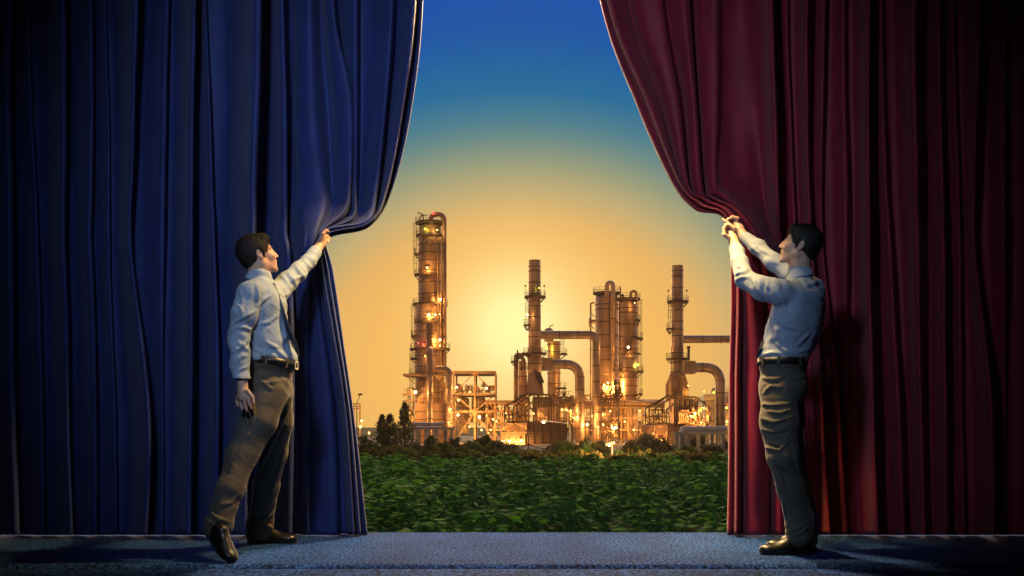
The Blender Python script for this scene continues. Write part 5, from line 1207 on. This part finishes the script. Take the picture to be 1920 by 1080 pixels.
# ---- foreground pipe gantries
def gantry(xs, x0, x1, yb, yd0, yd1, dx0, dx1, d, label):
    t = thing('pipe_gantry', K((x0+x1)/2, 850, d), label, 'pipe gantry', 'blue grey gantries at the field edge')
    t.location.z = GZ
    for k, x in enumerate(xs):
        b = MB(); y = d+(k % 2)*2.2; p = K(x, 0, d); w = .20
        b.box(p.x-w, p.x+w, y-w, y+w, GZ, K(0, yb, d).z); b.box(p.x-w*1.6, p.x+w*1.6, y-w*1.6, y+w*1.6, GZ, GZ+.25); b.build('post', M['conc'], t)
    b = MB(); za, zb = K(0, yb, d).z, K(0, yb-4, d).z
    for y in (d-.25, d+2.4): b.box(K(x0, 0, d).x, K(x1, 0, d).x, y-.12, y+.12, za, zb); b.box(K(x0, 0, d).x, K(x1, 0, d).x, y-.2, y+.2, zb, zb+.05)
    for k in range(9): x = K(x0+(x1-x0)*(k+.5)/9, 0, d).x; b.box(x-.07, x+.07, d-.12, d+2.28, za+.03, zb-.03)
    b.build('beam', M['bluepipe'], t)
    r = (yd1-yd0)/2/F*d; pipe(t, 'drum_pipe', [K(dx0, (yd0+yd1)/2, d+1), K(dx1, (yd0+yd1)/2, d+1)], r, 'bluepipe', None, 18, 3)
    e = MB()
    for x, sg in ((dx0, -1), (dx1, 1)): e.lathe(K(x, (yd0+yd1)/2, d+1), [(r, 0), (r*.85, r*.35), (r*.5, r*.55), (r*.05, r*.62)], 18, (sg, 0, 0), False)
    e.build('end_cap', M['bluepipe'], t)
    pipe(t, 'second_pipe', [K(dx0+6, yd1+2, d+2), K(dx1-4, yd1+2, d+2)], r*.45, 'bluepipe', None, 12)
    return t
gantry([773, 780, 786, 796, 803, 811, 819, 833, 847], 768, 852, 806, 792, 799, 768, 831, 138, 'blue grey pipe gantry on posts at left, behind the conical trees')
t = gantry([1268, 1280, 1286, 1297, 1309, 1315, 1326, 1341, 1348, 1362], 1266, 1372, 814, 799, 809, 1284, 1360, 132, 'blue grey pipe gantry on posts at right, beside the crimson curtain')
pipe(t, 'down_pipe', [K(1288, 804, 132.5), K(1279, 804, 132.5), K(1279, 846, 132.5)], .32, 'bluepipe', .6, 12)
# ---- street lamps
def street_lamp(px, pyt, d, arm, label, e, rad, m='glow_w'):
    pm = M['conc'] if e == 2200 else M['steel_d']
    base = P(px, 800, d); base.z = GZ; t = thing('street_lamp', base, label, 'street lamp', 'street lamps by the plant')
    b = MB(); top = P(px, pyt, d); b.tube([base, top-Vector((0, 0, .4))], [.11, .07], 10); b.lathe(base, [(.2, 0), (.2, .5), (.12, .55)], 12); b.build('pole', pm, t)
    a = MB(); end = P(arm[0], arm[1], d); mid = P(px-(px-arm[0])*.25, pyt-4, d); a.tube(bend([top-Vector((0, 0, .42)), top+Vector((-.02, 0, .1)), mid, end], .7, 5), .055, 8); a.build('arm', pm, t)
    hd = MB(); hd.lathe(end+Vector((.35, 0, .02)), [(.08, 0), (.16, .2), (.2, .5), (.12, .8)], 12, (-1, 0, -.15)); h = hd.build('lamp_head', pm, t)
    g = MB(); c = end+Vector((-.1, -.02, -.12)); g.lathe(c-Vector((0, 0, rad*.8)), [(rad*.2, 0), (rad*.8, rad*.3), (rad, rad*.8), (rad*.8, rad*1.3), (rad*.2, rad*1.6)], 16); g.build('bulb', M[m], h)
    plight(c+Vector((0, -2.2, .2)), e*.12, t, (1, .55, .2), .06)
    return t
street_lamp(1068.7, 797, 118, (1021, 789), 'tall street lamp with a long curved arm and a bright head over the bushes', 2200, .20)
street_lamp(1148, 832, 104, (1144, 832), 'low street lamp glaring brightest of all above the field', 51500, .17)
street_lamp(1155, 827, 108, (1152, 826.5), 'low street lamp just right of and behind the brightest one', 1500, .17)
street_lamp(1127, 829, 112, (1125, 829), 'faint low street lamp left of the brightest one', 300, .11, 'glow')
street_lamp(669, 756, 190, (676, 739), 'slab headed lamp mast beside the blue curtain edge', 300, .1, 'glow')
t = thing('loading_rack', P(668, 826, 200), 'small lit steel rack beside the blue curtain edge', 'steel frame', 'open steel frames of the plant')
b = MB()
for x in (664, 675): b.bar((K(x, 0, 200).x, 200, GZ), (K(x, 0, 200).x, 200, K(0, 757, 200).z), .2)
for y in (757, 762, 766): b.bar(K(662, y, 200), K(675, y, 200), .18)
b.build('frame', M['steel'], t); lamp_on(t, 678, 789, 198, 300, .3, 'glow'); lamp_on(t, 676, 800, 198, 300, .3, 'glow'); lamp_on(t, 692, 812, 198, 200, .25, 'glow')
t = thing('utility_pole', K(991, 843, 150), 'thin dark utility pole with sagging wires before the louvred wall', 'pole')
t.location.z = GZ
b = MB(); b.bar((K(991, 0, 150).x, 150, GZ), K(991, 817, 150), .16); b.bar(K(986, 834, 150), K(996, 833, 150), .12); b.build('pole', M['steel_d'], t)
b = MB(); b.tube([K(991, 833, 150), K(1002, 838, 150), K(1016, 841, 150), K(1036, 839, 150)], .05, 5); b.tube([K(991, 833, 150), K(975, 839, 150), K(960, 840, 150), K(944, 835, 150)], .05, 5); b.build('wire', M['steel_d'], t)
# ------------------------------------------------------------------ evening haze
def haze():
    b = MB(); b.box(-420, 420, -8, 440, GZ-1, 56)
    m = bpy.data.materials.new('evening_haze'); m.use_nodes = True; t = m.node_tree; t.nodes.clear()
    v = t.nodes.new('ShaderNodeVolumePrincipled'); v.inputs['Density'].default_value = .0002; v.inputs['Color'].default_value = (1, .86, .66, 1); v.inputs['Anisotropy'].default_value = .1
    o = t.nodes.new('ShaderNodeOutputMaterial'); t.links.new(v.outputs[0], o.inputs['Volume'])
    tag(b.build('haze', m), 'thin golden evening haze over the plant and field', kind='stuff')
haze()
